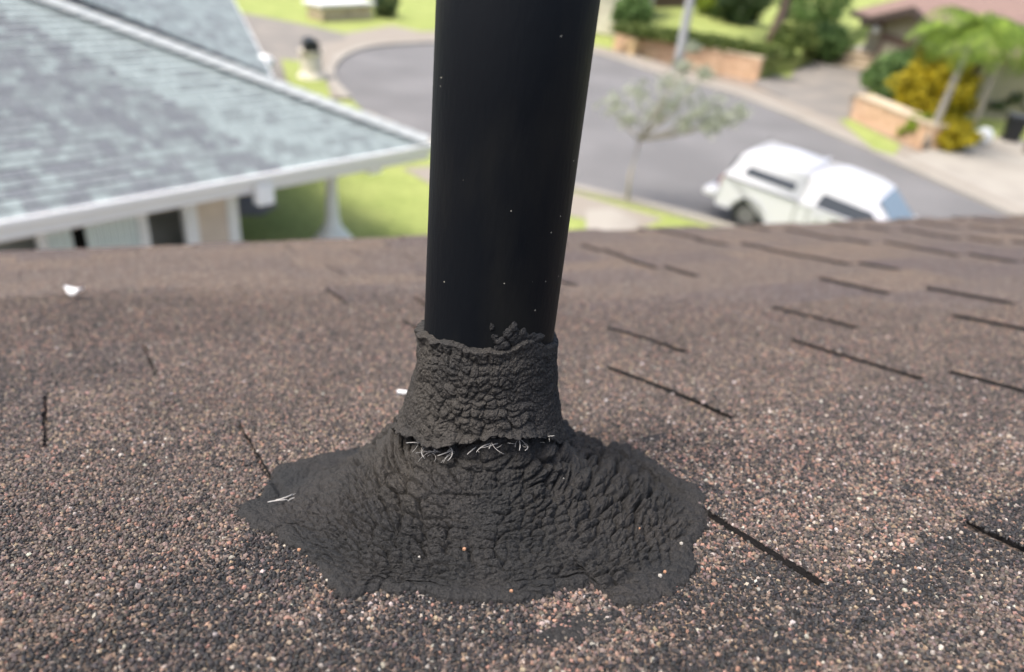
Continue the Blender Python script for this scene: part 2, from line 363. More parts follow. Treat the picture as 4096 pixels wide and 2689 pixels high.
bm = bmesh.new(); q = toloc(wE); tube(bm, [(q[0]+.06, q[1]-.2, q[2]-.02), (q[0]+.10, q[1]+.12, q[2]-.05), (q[0]+.14, q[1]+.38, q[2]-.2), (q[0]+.16, q[1]+.40, q[2]-.6)], [.13, .15, .14, .10], 12); obj('gutter_elbow', bm, m_white, nh, smooth=True)
_c = sum(np.array(p) for p in wl)/4; _c[2] = 0; bm = bmesh.new(); prism(bm, [tuple((np.array(p)*.8+_c*.2)[:2]) for p in wl], .0, EZ); obj('wing_wall', bm, m_beige, nh)
# gutter: a K profile along the eave, fascia behind, soffit
bm = bmesh.new(); prof = [(0.01, .0), (-.13, .02), (-.14, -.01), (-.125, -.05), (-.09, -.11), (0.01, -.12)]
ra = [bm.verts.new((-11.1, y, EZ+.02+z)) for y, z in prof]; rb = [bm.verts.new((.12, y, EZ+.02+z)) for y, z in prof]
for i in range(len(prof)): k = (i+1) % len(prof); bm.faces.new((ra[i], ra[k], rb[k], rb[i]))
bm.faces.new(ra); bm.faces.new(rb[::-1]); obj('gutter', bm, m_trim, nh, bevel=.006)
bm = BX(-11.1, .12, -.150, -.136, EZ+.035, EZ+.055); obj('gutter_lip', bm, m_white, nh)
obj('fascia', BX(-11, .02, .02, .05, EZ-.24, EZ-.06), m_trim, nh)
obj('fascia', BX(.024, .05, .0, 11, EZ-.24, EZ-.06), m_trim, nh)
obj('soffit', BX(-11, 0, .055, 1.6, EZ-.27, EZ-.245), m_beige, nh)
# wall pieces, measured from the photograph at the wall plane
WY = 1.0
def wx(px, y=WY, py=235):                 # local x where image column px meets the wall plane
    r = ray(px, py); o_ = CAMP; nrm = pv; t = ((eB+pv*y-o_)@nrm)/(r@nrm); p = o_+r*t; return toloc(p)[0]
def wall(name, p0, p1, m, y=WY, th=.1, z1=EZ-.27, z0=0.): return obj(name, BX(wx(p0, y), wx(p1, y), y, y+th, z0, z1), m, nh)
wall('wall', -120, 37, m_greyw, WY+.5)
wall('trim_post', 36, 46, m_white, WY-.04, .14)
x0, x1 = wx(46), wx(72)
for k in range(4): obj('siding_board', BX(x0+(x1-x0)*k/4+.004, x0+(x1-x0)*(k+1)/4-.004, WY, WY+.04, .1, EZ-.27), m_siding, nh)
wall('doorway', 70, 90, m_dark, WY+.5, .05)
x0, x1 = wx(86), wx(141)
for k in range(8): obj('siding_board', BX(x0+(x1-x0)*k/8+.005, x0+(x1-x0)*(k+1)/8-.005, WY, WY+.04, .1, EZ-.27), m_siding, nh)
wall('trim_post', 140, 150, m_white, WY-.04, .14)
wall('wall', 148, 190, m_greyw, WY+.7)
wall('trim_post', 187, 200, m_white, WY-.04, .14)
wall('wall', 199, 232, m_beige, WY+.0, .1)
wall('trim_post', 230, 241, m_white, WY-.04, .14)
xr = wx(241); obj('wall', BX(xr-.1, xr, WY+.11, 8.5, 0, EZ-.27), m_beige, nh)
obj('wall', BX(-10.8, xr-.12, WY+.75, WY+.85, 0, EZ-.27), m_greyw, nh)
# downspout bracket under the gutter and the porch column with flared base
xb = wx(263, -.05, 180); obj('downspout_outlet', BX(xb-.13, xb+.13, -.12, .06, EZ-.42, EZ-.10), m_white, nh, bevel=.02)
cb = toloc(at(333, 236, .55))
bm = bmesh.new(); lathe(bm, [(.42, 0), (.42, .35), (.40, .45), (.27, .62), (.17, .75), (.13, .9), (.10, 1.4), (.10, EZ-.28)], 20, (cb[0], cb[1])); obj('porch_column', bm, m_white, nh, smooth=True)
bm = bmesh.new(); box(bm, cb[0]-.62, cb[0]+.30, cb[1]-.25, cb[1]+.35, 0, .42); obj('plinth', bm, m_beige, nh, bevel=.03)
obj('porch_beam', BX(cb[0]-.12, cb[0]+.12, .1, 6, EZ-.36, EZ-.272), m_white, nh)

# ------------------------------------------------------------------ far left: planter wall, bush, mailbox pillar
p0, p1 = at(322, 22), at(372, 19)
pl = thing('planter_wall', 'low tan stone planter wall with a white cap on the lawn across the road', 'planter', tuple((p0+p1)/2), math.atan2(p1[1]-p0[1], p1[0]-p0[0]))
L = np.linalg.norm(p1-p0)/2; hh = ztop(p0, 7)
rr_ = random.Random(4); nb = 7
for j in range(3):
    for k in range(nb):
        xx = -L+2*L*k/nb; o = obj('stone', BX(xx+.02, xx+2*L/nb-.02, -rr_.random()*.04, 1.2, hh*j/3+.01, hh*(j+1)/3-.01), mat('tan_stone', (.42+rr_.random()*.1, .33+rr_.random()*.06, .24), .9, (6, (.34, .26, .2), .4, .7)) if (j, k) in ((0, 0), (1, 3), (2, 5)) else m_cap, pl)
obj('cap', BX(-L-.15, L+.15, -.15, 1.35, hh, hh+.16), m_white, pl, bevel=.02)
b_ = at(385, 17); t = thing('bush', 'small dark green bush at the end of the stone planter wall', 'bush', tuple(b_))
leafcloud('foliage', L_dark, t, (0, 0, .7), (.75, .75, .9), 900, .12, 5)
for k in range(4): bm = bmesh.new(); tube(bm, [(0, 0, 0), (.2*math.cos(k*1.7), .2*math.sin(k*1.7), .7)], [.03, .015], 6); obj('stem', bm, m_bark, t)
mb = at(312, 80); t = thing('mailbox_pillar', 'cream mailbox pillar with a black mailbox on top, beside the kerb', 'mailbox', tuple(mb), .4)
zt = ztop(mb, 50); sp = .38
bm = bmesh.new(); lathe(bm, [(sp*1.35, 0), (sp*1.35, zt*.12), (sp, zt*.3), (sp*.92, zt*.8), (sp*1.15, zt*.95), (sp*1.15, zt)], 16); obj('pillar', bm, m_cream, t)
bm = bmesh.new(); zz = ztop(mb, 38)-zt
pr = [(-.26, 0), (.26, 0), (.26, zz*.55)]+[(.26*math.cos(a), zz*.55+zz*.45*math.sin(a)) for a in np.linspace(.3, PI-.3, 6)]+[(-.26, zz*.55)]
ra = [bm.verts.new((x, -.4, zt+z)) for x, z in pr]; rb = [bm.verts.new((x, .4, zt+z)) for x, z in pr]
for i in range(len(pr)): k = (i+1) % len(pr); bm.faces.new((ra[i], ra[k], rb[k], rb[i]))
bm.faces.new(ra); bm.faces.new(rb[::-1]); obj('mailbox', bm, m_black, t)
obj('flag', BX(.27, .285, -.1, .2, zt+.1, zt+.28), m_brown, t)

# ------------------------------------------------------------------ far right: walls, hedge, garden
def stonewall(name, label, pA, pB, topA, thick, group, n, courses=2):
    d = pB-pA; L = np.linalg.norm(d[:2]); t = thing(name, label, 'wall', tuple(pA), math.atan2(d[1], d[0]), group); r = random.Random(n)
    for j in range(courses):
        off = .5*(j % 2)
        for k in range(n+1):
            a0 = max(0, (k-off)*L/n); a1 = min(L, (k+1-off)*L/n)
            if a1-a0 < .05: continue
            obj('stone', BX(a0+.012, a1-.012, .01+r.random()*.05, thick, topA*j/courses+.008, topA*(j+1)/courses-.008), m_coral, t)
    obj('core', BX(.03, L-.03, .08, thick-.01, 0, topA-.02), m_dirt, t)
    obj('cap', BX(-.03, L+.03, -.02, thick+.06, topA, topA+.09), m_cap, t, bevel=.015)
    return t, L
wA, wB = at(612, 50), at(756, 82); th = ztop(wA, 38)
stonewall('retaining_wall', 'long coral stone retaining wall below the hedge across the road', wA, wB, 1.0, .4, None, 14, 3)
# raised garden behind the wall
_d = (wB-wA)[:2]/np.linalg.norm((wB-wA)[:2]); _n = np.array([-_d[1], _d[0]])
gm_ = [tuple(wA[:2]+_n*.35), tuple(wB[:2]+_n*.35)]+[tuple(at(x, y, 1.0)[:2]) for x, y in ((800, 52), (900, 10), (860, -30), (640, -30))]
bm = bmesh.new(); prism(bm, gm_, -.2, .98); tag(obj('terrace', bm, m_grass), kind='structure')
# hedge along the wall
t = thing('hedge', 'trimmed hedge running along the top of the long retaining wall', 'hedge', tuple(wA))
hA, hB = at(625, 33, 1.), at(782, 60, 1.)
for i in range(9):
    f = (i+.5)/9; c = hA*(1-f)+hB*f-wA
    leafcloud('foliage', L_hedge, t, (c[0], c[1], 1.2), (1.15, .5, .40), 600, .12, i+20, .6, .12, 1.0)
bm = bmesh.new(); tube(bm, [tuple(hA-wA+[0, 0, .05]), tuple(hB-wA+[0, 0, .05])], [.1, .1], 6); obj('stems', bm, m_bark, t)
# pole
pb = at(676, 73); t = thing('street_light_pole', 'tall grey metal street light pole standing by the retaining wall', 'pole', tuple(pb))
bm = bmesh.new(); lathe(bm, [(.24, 0), (.21, 1), (.18, 5), (.12, 9)], 14); obj('pole', bm, m_steel, t, smooth=True)
bm = bmesh.new(); lathe(bm, [(.3, 0), (.3, .08), (.2, .12)], 14); obj('base_plate', bm, m_steel, t)
bm = bmesh.new(); tube(bm, [(0, 0, 8.8), (-.6, -.5, 9.2), (-1.6, -1.3, 9.3)], [.07, .06, .05], 8); obj('arm', bm, m_steel, t)
bm = bmesh.new(); tube(bm, [(-1.5, -1.2, 9.3), (-2.2, -1.8, 9.28)], [.12, .10], 8); obj('lamp_head', bm, m_steel, t)
# hydrant
hb = at(631, 56); t = thing('fire_hydrant', 'cream yellow fire hydrant at the left end of the retaining wall', 'hydrant', tuple(hb)); z = ztop(hb, 36)
bm = bmesh.new(); lathe(bm, [(.26, 0), (.26, .06*z), (.18, .1*z), (.18, .7*z), (.27, .72*z), (.27, .78*z), (.2, .88*z), (.09, .97*z), (.09, z)], 16); obj('barrel', bm, m_hyd, t, smooth=False)
for s in (-1, 1): bm = bmesh.new(); tube(bm, [(s*.1, 0, z*.58), (s*.38, 0, z*.58)], [.11, .12], 10); obj('nozzle', bm, m_hyd, t)
# cream house top centre-right with dark eave, white car
cb_ = at(606, 38); t = thing('house', 'cream walled house with a dark fascia, at the very top beside the pipe', 'house', tuple(cb_), -.30)
obj('garage_door', BX(-4.2, 1.15, .9, 1.0, 0.05, 2.3), m_cream, t); obj('wall', BX(-6, 1.2, 1.02, 7, 0, 3.0), m_cream, t)
for k in range(4): obj('door_panel', BX(-4.1, 1.05, .86, .898, .12+k*.55, .62+k*.55), m_cream, t)
obj('fascia', BX(-6.4, 1.9, .3, .42, 3.0, 3.25), m_dbrown, t); obj('roof', BX(-6.4, 1.9, .43, 7.5, 3.02, 3.2), m_pinkroof, t)
# brown fence behind the garden
fb = at(652, 8, 1.); fe = at(705, 6, 1.); t = thing('fence', 'brown timber fence behind the raised lawn', 'fence', tuple(fb), math.atan2(fe[1]-fb[1], fe[0]-fb[0])); L = np.linalg.norm(fe-fb)
for k in range(14): obj('board', BX(L*k/14+.02, L*(k+1)/14-.02, -.02, .03, 0, 1.7), m_brown, t)
obj('rail', BX(0, L, .035, .08, .3, .4), m_brown, t); obj('rail', BX(0, L, .035, .08, 1.3, 1.4), m_brown, t)

def car_mesh(t, paint):
    prof = [(-2.2, .35), (-2.25, .75), (-2.1, .95), (-1.5, 1.0), (-.9, 1.42), (.5, 1.45), (1.2, 1.0), (2.1, .85), (2.25, .6), (2.2, .35)]
    bm = bmesh.new(); a = [bm.verts.new((x, -.85+(.13 if z > 1.1 else 0), z)) for x, z in prof]; b = [bm.verts.new((x, .85-(.13 if z > 1.1 else 0), z)) for x, z in prof]
    n = len(prof); bm.faces.new(a); bm.faces.new(b[::-1])
    for i in range(n): bm.faces.new((a[i], b[i], b[(i+1) % n], a[(i+1) % n]))
    obj('body', bm, paint, t, bevel=.06)
    for s in (-1, 1):
        for x in (-1.4, 1.4): bm = bmesh.new(); tube(bm, [(x, s*.9, .33), (x, s*.68, .33)], [.33, .33], 18); obj('wheel', bm, m_black, t)
        bm = bmesh.new(); vs = [bm.verts.new((x, s*y, z)) for x, y, z in ((-1.15, .83, 1.05), (.9, .83, 1.05), (.45, .75, 1.36), (-.85, .75, 1.36))]; bm.faces.new(vs)
        r_ = bmesh.ops.extrude_face_region(bm, geom=bm.faces[:]); bmesh.ops.translate(bm, vec=(0, s*.02, 0), verts=[v for v in r_['geom'] if isinstance(v, bmesh.types.BMVert)]); obj('side_window', bm, m_black, t)
        obj('headlight', BX(2.16, 2.26, s*.7-.14, s*.7+.14, .62, .76), m_white, t)
m_car = mat('white_car_paint', (.75, .78, .80), .25, spec=.5, coat=.5)
cp = at(640, 6, .0); t = thing('parked_car', 'white parked car cut off by the top edge beside the cream house', 'car', (cp[0], cp[1]+3.4, 0), .35); car_mesh(t, m_car)

# trees of the far garden
def tree(name, label, base, z1, lean, rt, crowns, leaf, size, n, seed, group=None, z0=0., trunkm=None, cat='tree'):
    t = thing(name, label, cat, (base[0], base[1], z0), 0, group)
    r = random.Random(seed); top = Vector((lean[0], lean[1], z1))
    bm = bmesh.new(); P = [Vector((0, 0, -.05))+top*f+Vector((r.uniform(-.05, .05), r.uniform(-.05, .05), 0))*(f > 0) for f in (0, .25, .5, .75, 1)]
    tube(bm, [tuple(p) for p in P], [rt*1.3, rt, rt*.85, rt*.7, rt*.5], 10); obj('trunk', bm, trunkm or m_bark, t, smooth=True)
    for i, (c, rad) in enumerate(crowns):
        bm = bmesh.new(); tube(bm, [tuple(top*.8), tuple((top*.8+Vector(c))/2+Vector((0, 0, .1))), c], [rt*.4, rt*.28, rt*.12], 7); obj('limb', bm, trunkm or m_bark, t, smooth=True)
        leafcloud('crown', leaf, t, c, rad, n, size, seed*10+i, .3, .3)
    return t
b_ = at(772, 42, .98); tree('tree', 'dark leaved garden tree with a thick brown trunk behind the hedge', b_, 3.2, (.4, .3), .32, [((-.8, .6, 3.8), (1.8, 1.6, 1.3)), ((1.6, .8, 3.6), (1.6, 1.4, 1.2)), ((.2, 1.8, 4.6), (1.8, 1.6, 1.3))], L_dark, .16, 1500, 3, z0=.98)
for i, (px, py, z, rx, rz_, lf, lab) in enumerate([
    (738, 24, .98, 1.6, 1.3, L_dark, 'dark green shrub left of the brown tree trunk behind the hedge'),
    (712, 16, .98, 1.4, 1.3, L_lime, 'yellow green shrub behind the raised lawn beside the pole'),
    (808, 30, .5, 2.3, 2.1, L_green, 'large mid green shrub between the tree trunk and the pink roofed house'),
    (790, 60, .3, 1.2, .9, L_hedge, 'low olive shrub at the right end of the hedge'),
    (822, 62, .1, 1.1, 1.0, L_green, 'small green bush left of the timber edged steps'),
    (897, 104, .1, 1.65, 1.15, L_green, 'tall rounded green bush in front of the garage door'),
    (938, 88, .1, 1.6, 1.0, L_green, 'green shrub behind the yellow croton beside the garage'),
    (916, 121, .1, 1.15, 1.30, L_yel, 'tall yellow croton bush behind the low planter wall'),
    (946, 120, .1, .7, 1.0, L_yel, 'yellow croton bush between the palm trunks'),
    (915, 140, .1, .55, .45, L_lime, 'small lime green plant at the foot of the palm, behind the planter wall'),
    (942, 147, .1, .8, .5, L_yel, 'low spreading yellow plant at the right end of the planter wall'),
    (990, 112, .1, 1.2, .6, L_dark, 'low dark shrub beside the rubbish bin'),
    (630, 30, .98, 1.0, .9, L_green, 'round green bush at the left end of the hedge above the hydrant')]):
    b_ = at(px, py, z); t = thing('shrub', lab, 'shrub', (b_[0], b_[1], z)); nl = int(1300+1500*rx)
    leafcloud('foliage', lf, t, (0, 0, rz_*.95), (rx, rx, rz_), nl, .13, 40+i, .55, .22)
    for k in range(4): bm = bmesh.new(); tube(bm, [(0, 0, 0), (.3*rx*math.cos(k*1.6), .3*rx*math.sin(k*1.6), rz_)], [.05, .02], 6); obj('stem', bm, m_bark, t)
# pink roofed house with garage
gb = at(867, 79, 0.); hz_ = ztop(gb, 31); gB = at(962, 58, hz_); gd_ = gB-gb
t = thing('house', 'khaki house with pinkish brown roof and brown framed garage, top right', 'house', (gb[0], gb[1], 0), math.atan2(gd_[1], gd_[0]))
GL = float(np.hypot(gd_[0], gd_[1])); WZ = ztop(gb, 20); print('garage', hz_, GL, WZ)
obj('wall', BX(0, GL, 0, 6, 0, WZ), m_khaki, t)
ge = GL-.5
obj('frame_post', BX(.25, .6, -.1, -.003, 0, hz_-.35), m_brown, t); obj('frame_post', BX(ge-.35, ge, -.1, -.003, 0, hz_-.35), m_brown, t)
obj('frame_header', BX(.25, ge, -.12, -.003, hz_-.347, hz_), m_brown, t)
for k in range(5): obj('garage_door_panel', BX(.62, ge-.37, -.06, -.004, .05+k*(hz_-.45)/5, .03+(k+1)*(hz_-.45)/5), m_khaki, t)
for x, z in ((-.1, hz_+.05), (GL+.1, hz_-.1)):
    bm = bmesh.new(); bmesh.ops.create_icosphere(bm, subdivisions=2, radius=.2, matrix=Matrix.Translation((x, -.25, z))); o = obj('globe_lamp', bm, m_white, t, smooth=True)
# gable roof: ridge running back, dark fascia on the rakes
RZ = WZ; ov = .7
V = [(-ov-.3, -ov, RZ-.15), (GL/2, -ov, RZ+.95), (GL+ov, -ov, RZ-.15), (-ov-.3, 8, RZ-.15), (GL/2, 8, RZ+.95), (GL+ov, 8, RZ-.15)]
for nm_, idx in (('roof', (0, 1, 4, 3)), ('roof', (1, 2, 5, 4))):
    P_ = [V[i] for i in idx]; pyo(nm_, P_+[(a, b, c-.14) for a, b, c in P_], [(0, 1, 2, 3), (7, 6, 5, 4), (0, 4, 5, 1), (1, 5, 6, 2), (2, 6, 7, 3), (3, 7, 4, 0)], m_pinkroof, t)
for a, b in ((0, 1), (1, 2), (0, 3)): bm = bmesh.new(); beam(bm, Vector(V[a])+Vector((0, -.05, -.14)), Vector(V[b])+Vector((0, -.05, -.14)), .06, .34); obj('fascia', bm, m_dbrown, t)
pyo('gable', [(0, -.01, RZ), (GL, -.01, RZ), (GL/2, -.01, RZ+.82), (0, .05, RZ), (GL, .05, RZ), (GL/2, .05, RZ+.82)], [(0, 1, 2), (5, 4, 3), (0, 3, 4, 1), (1, 4, 5, 2), (2, 5, 3, 0)], m_khaki, t)
obj('porch_shade', BX(-2.6, -.1, 1.4, 6, 0, WZ-.5), m_dark, t); obj('porch_roof', BX(-3.4, -1.05, .6, 1.3, WZ-.45, WZ-.3), m_dbrown, t)  # near-black block paints in the shade of the void under the porch roof
pyo('roof', [(-6, .9, WZ-.22), (GL/2, .9, WZ-.22), (GL/2, 9, WZ+2.6), (-6, 9, WZ+2.6), (-6, .9, WZ-.34), (GL/2, .9, WZ-.34), (GL/2, 9, WZ+2.48), (-6, 9, WZ+2.48)], [(0, 1, 2, 3), (7, 6, 5, 4), (0, 4, 5, 1), (1, 5, 6, 2), (2, 6, 7, 3), (3, 7, 4, 0)], m_pinkroof, t)
obj('fascia', BX(-6, -1.05, .84, .897, WZ-.5, WZ-.2), m_dbrown, t); obj('wall', BX(-6, -.02, 2.2, 2.35, 0, WZ-.3), m_khaki, t)
# timber edged steps left of the garage
sb = at(818, 64); t = thing('steps', 'pale timber edged steps between the small bush and the garage', 'steps', tuple(sb), -.55)
for k in range(3): obj('step', BX(0-.25*k, 4.2, k*.9, k*.9+.88, 0.1, .30+.22*k), m_timber, t, bevel=.02)
# planter wall by the palms
wA, wB = at(849, 118), at(924, 152)
stonewall('planter_wall', 'short coral stone planter wall in front of the yellow crotons and palms', wA, wB, .85, .75, None, 6, 2)
# palms
def palm(label, base, top, rt, fl, nf, seed, group):
    t = thing('palm_tree', label, 'palm', (base[0], base[1], .1), 0, group); r = random.Random(seed)
    tp = Vector((top[0]-base[0], top[1]-base[1], top[2]-.1)); bm = bmesh.new()
    P = [tp*f+Vector((0, 0, 0)) for f in np.linspace(0, 1, 7)]; tube(bm, [tuple(p) for p in P], [rt*1.3, rt, rt, rt*.95, rt*.9, rt*.85, rt*.8], 12); obj('trunk', bm, m_palmtrunk, t, smooth=True)
    for k in range(nf):
        az = 2*PI*k/nf+r.uniform(-.2, .2); el = r.uniform(.2, 1.2); L = fl*r.uniform(.8, 1.1); V, Fc, S = [], [], []
        p = Vector(tp); sp_ = []
        for i in range(13):
            f = i/12; e = el-f*2.5; sp_.append(Vector(p)); p = p+Vector((math.cos(az)*math.cos(e), math.sin(az)*math.cos(e), math.sin(e)))*L/12
        for i in range(1, 13):
            d = (sp_[i]-sp_[i-1]).normalized(); s = d.cross(Vector((0, 0, 1))); s = s.normalized() if s.length > .1 else Vector((-math.sin(az), math.cos(az), 0)); wl_ = L*.24*math.sin(PI*(i/13)**.7)+.08
            for sg in (-1, 1):
                for q in range(2):
                    o_ = sp_[i-1].lerp(sp_[i], q*.5); k0 = len(V); dr = Vector((0, 0, -.35*wl_)); e_ = o_+s*sg*wl_+d*wl_*.4+dr
                    V += [o_, o_+d*.055, e_+d*.03, e_]; Fc.append((k0, k0+1, k0+2, k0+3)); S += [r.random()]*4
        o = pyo('frond', V, Fc, L_palm, t); a = o.data.attributes.new('shade', 'FLOAT', 'POINT'); a.data.foreach_set('value', S)
        bm = bmesh.new(); tube(bm, [tuple(v) for v in sp_[::2]], [.04, .035, .03, .025, .02, .015, .01], 5); obj('frond_rib', bm, L_palm, o)
def ptop(base, px, py, rowdepth=0):       # a crown point about above base seen at px, py
    r = ray(px, py); k = (base[1]+rowdepth)/r[1]; return CAMP+r*k
for (bx_, by_, tx_, ty_, rt, fl, lab) in ((914, 124, 946, 36, .10, 1.8, 'slim palm with the leftmost pale trunk behind the yellow croton'),
                                       (924, 151, 976, 30, .12, 2.3, 'palm with the leaning grey trunk rising from the end of the planter wall'),
                                       (972, 130, 1010, 34, .10, 2.2, 'thin palm on the right between the slatted screen and the yellow croton')):
    b_ = at(bx_, by_); palm(lab, b_, ptop(b_, tx_, ty_, .3), rt, fl, 16, int(bx_), 'palms behind the planter wall')
# slatted screen
fb, fe = at(962, 118), at(1000, 112); t = thing('slatted_screen', 'pale timber screen of upright slats behind the palms', 'fence', tuple(fb), math.atan2(fe[1]-fb[1], fe[0]-fb[0])); L = np.linalg.norm(fe-fb)
for k in range(9): obj('slat', BX(L*k/9+.02, L*(k+1)/9-.03, 0, .04, .1, 2.2), m_timber, t)
obj('rail', BX(0, L, .045, .09, .3, .4), m_timber, t); obj('rail', BX(0, L, .045, .09, 1.3, 1.4), m_timber, t)
# bin
bb = at(1008, 143); t = thing('wheelie_bin', 'black wheeled rubbish bin standing at the right edge of the photo', 'bin', tuple(bb), -.3); z = .98
bm = bmesh.new(); a = [bm.verts.new((x*.24, y*.27, .06)) for x, y in ((-1, -1), (1, -1), (1, 1), (-1, 1))]; b = [bm.verts.new((x*.31, y*.36, z)) for x, y in ((-1, -1), (1, -1), (1, 1), (-1, 1))]
bm.faces.new(a[::-1]); bm.faces.new(b)
for i in range(4): bm.faces.new((a[i], a[(i+1) % 4], b[(i+1) % 4], b[i]))
obj('body', bm, m_black, t, bevel=.02)
obj('lid', BX(-.34, .34, -.39, .41, z+.003, z+.09), mat('dark_grey_lid', (.05, .055, .06), .4), t, bevel=.03)
for s in (-1, 1): bm = bmesh.new(); tube(bm, [(s*.3, .3, .12), (s*.24, .3, .12)], [.12, .12], 14); obj('wheel', bm, m_black, t)
bm = bmesh.new(); tube(bm, [(-.25, .43, z-.02), (.25, .43, z-.02)], [.02, .02], 8); obj('handle', bm, m_black, t)
# white globe on the ground near the driveway
gb = at(979, 148); t = thing('garden_globe_light', 'white garden globe light on a short stem beside the pale driveway', 'lamp', tuple(gb))
bm = bmesh.new(); bmesh.ops.create_icosphere(bm, subdivisions=3, radius=.30, matrix=Matrix.Translation((0, 0, .45))); obj('globe', bm, m_white, t, smooth=True)
bm = bmesh.new(); lathe(bm, [(.07, 0), (.05, .15)], 10); obj('stem', bm, m_steel, t)
# brown post at the right frame edge
qb = at(1026, 156); t = thing('gate_post', 'brown timber post at the right edge beside the black bin', 'post', tuple(qb)); obj('post', BX(-.12, .12, -.12, .12, 0, 1.6), m_brown, t, bevel=.01); obj('cap', BX(-.15, .15, -.15, .15, 1.603, 1.66), m_brown, t)

# ------------------------------------------------------------------ young pale tree on the near verge
tb = at(627, 203); t = thing('young_tree', 'pale sparse young tree in front of the road, left of the white pickup', 'tree', tuple(tb))
def tp_(px, py, dy=0.): r = ray(px, py); k = (tb[1]+dy)/r[1]; q = CAMP+r*k-tb; return Vector(q)
bm = bmesh.new(); fork = tp_(640, 140); tube(bm, [(0, 0, 0), tuple(tp_(630, 175)), tuple(fork)], [.05, .04, .035], 10); obj('trunk', bm, mat('pale_bark', (.42, .38, .30), .9), t, smooth=True)
rt_ = random.Random(8)
for i, (px, py, rx) in enumerate([(612, 105, .38), (628, 120, .32), (640, 92, .38), (655, 118, .36), (668, 84, .36), (672, 106, .36), (690, 92, .38), (700, 112, .36), (716, 106, .34), (728, 120, .32), (740, 112, .26), (684, 66, .28), (706, 74, .28), (692, 48, .17), (684, 124, .3), (710, 125, .3)]):
    c = tp_(px, py, rt_.uniform(-.5, .7)); mid = (fork+c)/2+Vector((0, 0, -.1))
    bm = bmesh.new(); tube(bm, [tuple(fork), tuple(mid), tuple(c)], [.028, .02, .008], 6); obj('branch', bm, m_palmtrunk, t, smooth=True)
    leafcloud('leaf_cluster', L_pale, t, tuple(c), (rx, rx, rx*.8), int(max(62*rx/.35, 72)), .078, 300+i, .1, .3)

# ------------------------------------------------------------------ white pickup
tkd = np.array([math.cos(-.605), math.sin(-.605)])
TK = (4.88, 18.03)                        # rear bumper centre on the ground
tk = thing('pickup_truck', 'white pickup truck with a matching camper shell, parked on the grey road', 'truck', (TK[0], TK[1], .004), math.atan2(tkd[1], tkd[0]))
tk.scale = (1.03, 1.03, .98); tk.rotation_euler = (0, .07, -.605); tk.location.z = .13; tk.location.x -= .12
m_tk = mat('white_truck_paint', (.56, .57, .60), .3, spec=.5, coat=.4)
m_glass = mat('tinted_glass', (.035, .04, .048), .12, spec=.6); m_ws = mat('windscreen_glass', (.16, .22, .29), .12, spec=.8)
def side_profile(wheels, top, x0, x1, zb, zt, R=.43):
    pts = [(x0, zb+.12), (x0+.05, zb)]
    for wx_ in wheels:
        for a in np.linspace(PI, 0, 11): pts.append((wx_+R*math.cos(a), max(zb, .36+R*math.sin(a)*1.0)))
    return pts+[(x1-.05, zb), (x1, zb+.15)]+top
m_rim = mat('dull_rim', (.12, .12, .12), .6); RW, FW = 1.05, 4.55
prof = side_profile((RW, FW), [(5.72, .85), (5.6, .98), (4.14, 1.08), (.30, 1.08), (.26, 1.0)], .24, 5.74, .36, 1.0)
bm = bmesh.new(); lay = []
for y, ins in ((-.90, .05), (-.93, .0), (.93, .0), (.90, .05)):
    lay.append([bm.verts.new((x+(ins if x < 1 else -ins)*(z > .5), y, z)) for x, z in prof])
n_ = len(prof)
for a, b in zip(lay, lay[1:]):
    for i in range(n_): bm.faces.new((a[i], a[(i+1) % n_], b[(i+1) % n_], b[i]))
bm.faces.new(lay[0]); bm.faces.new(lay[-1][::-1]); bmesh.ops.triangulate(bm, faces=[f for f in bm.faces if len(f.verts) > 4]); obj('body', bm, m_tk, tk, bevel=.03)
obj('underbody', BX(.4, 5.5, -.72, .72, .30, .9), m_dark, tk)
def loft(name, st, m, seg=7):             # stations (x, half width bottom, z bottom, half width top, z top, corner radius)
    bm = bmesh.new(); R = []
    for (x, wb, zb, wt, zt, r, xt) in st:
        ring = [(x, -wb, zb)]
        for a in np.linspace(0, PI/2, seg): ring.append((xt, -(wt-r+r*math.cos(a)), zt-r+r*math.sin(a)))
        ring += [(p[0], -p[1], p[2]) for p in ring[::-1]]; R.append([bm.verts.new(p) for p in ring])
    for a, b in zip(R, R[1:]):
        for i in range(len(a)-1): bm.faces.new((a[i], a[i+1], b[i+1], b[i]))
    bm.faces.new(R[0]); bm.faces.new(R[-1][::-1]); return obj(name, bm, m, tk, smooth=True)
loft('camper_shell', [(.26, .86, 1.083, .70, 1.35, .12, .36), (.27, .87, 1.083, .72, 1.62, .16, .46), (.30, .88, 1.083, .74, 1.76, .18, .60), (1.2, .88, 1.083, .74, 1.78, .18, 1.2), (2.02, .88, 1.083, .74, 1.78, .18, 2.02)], m_tk)
loft('cab', [(2.05, .88, 1.083, .72, 1.74, .16, 2.06), (2.5, .89, 1.083, .73, 1.79, .17, 2.5), (3.2, .89, 1.083, .73, 1.76, .17, 3.2), (4.12, .88, 1.075, .71, 1.68, .15, 3.52)], m_tk)
def sidepane(name, pts, m, s, off=.012):  # polygon on the tumbled side
    bm = bmesh.new(); V = []
    for x, z in pts: y = .885-(z-1.08)*.30+off; V.append(bm.verts.new((x, s*y, z)))
    f = bm.faces.new(V); r_ = bmesh.ops.extrude_face_region(bm, geom=[f]); bmesh.ops.translate(bm, vec=(0, -s*.05, 0), verts=[v for v in r_['geom'] if isinstance(v, bmesh.types.BMVert)])
    obj(name, bm, m, tk)
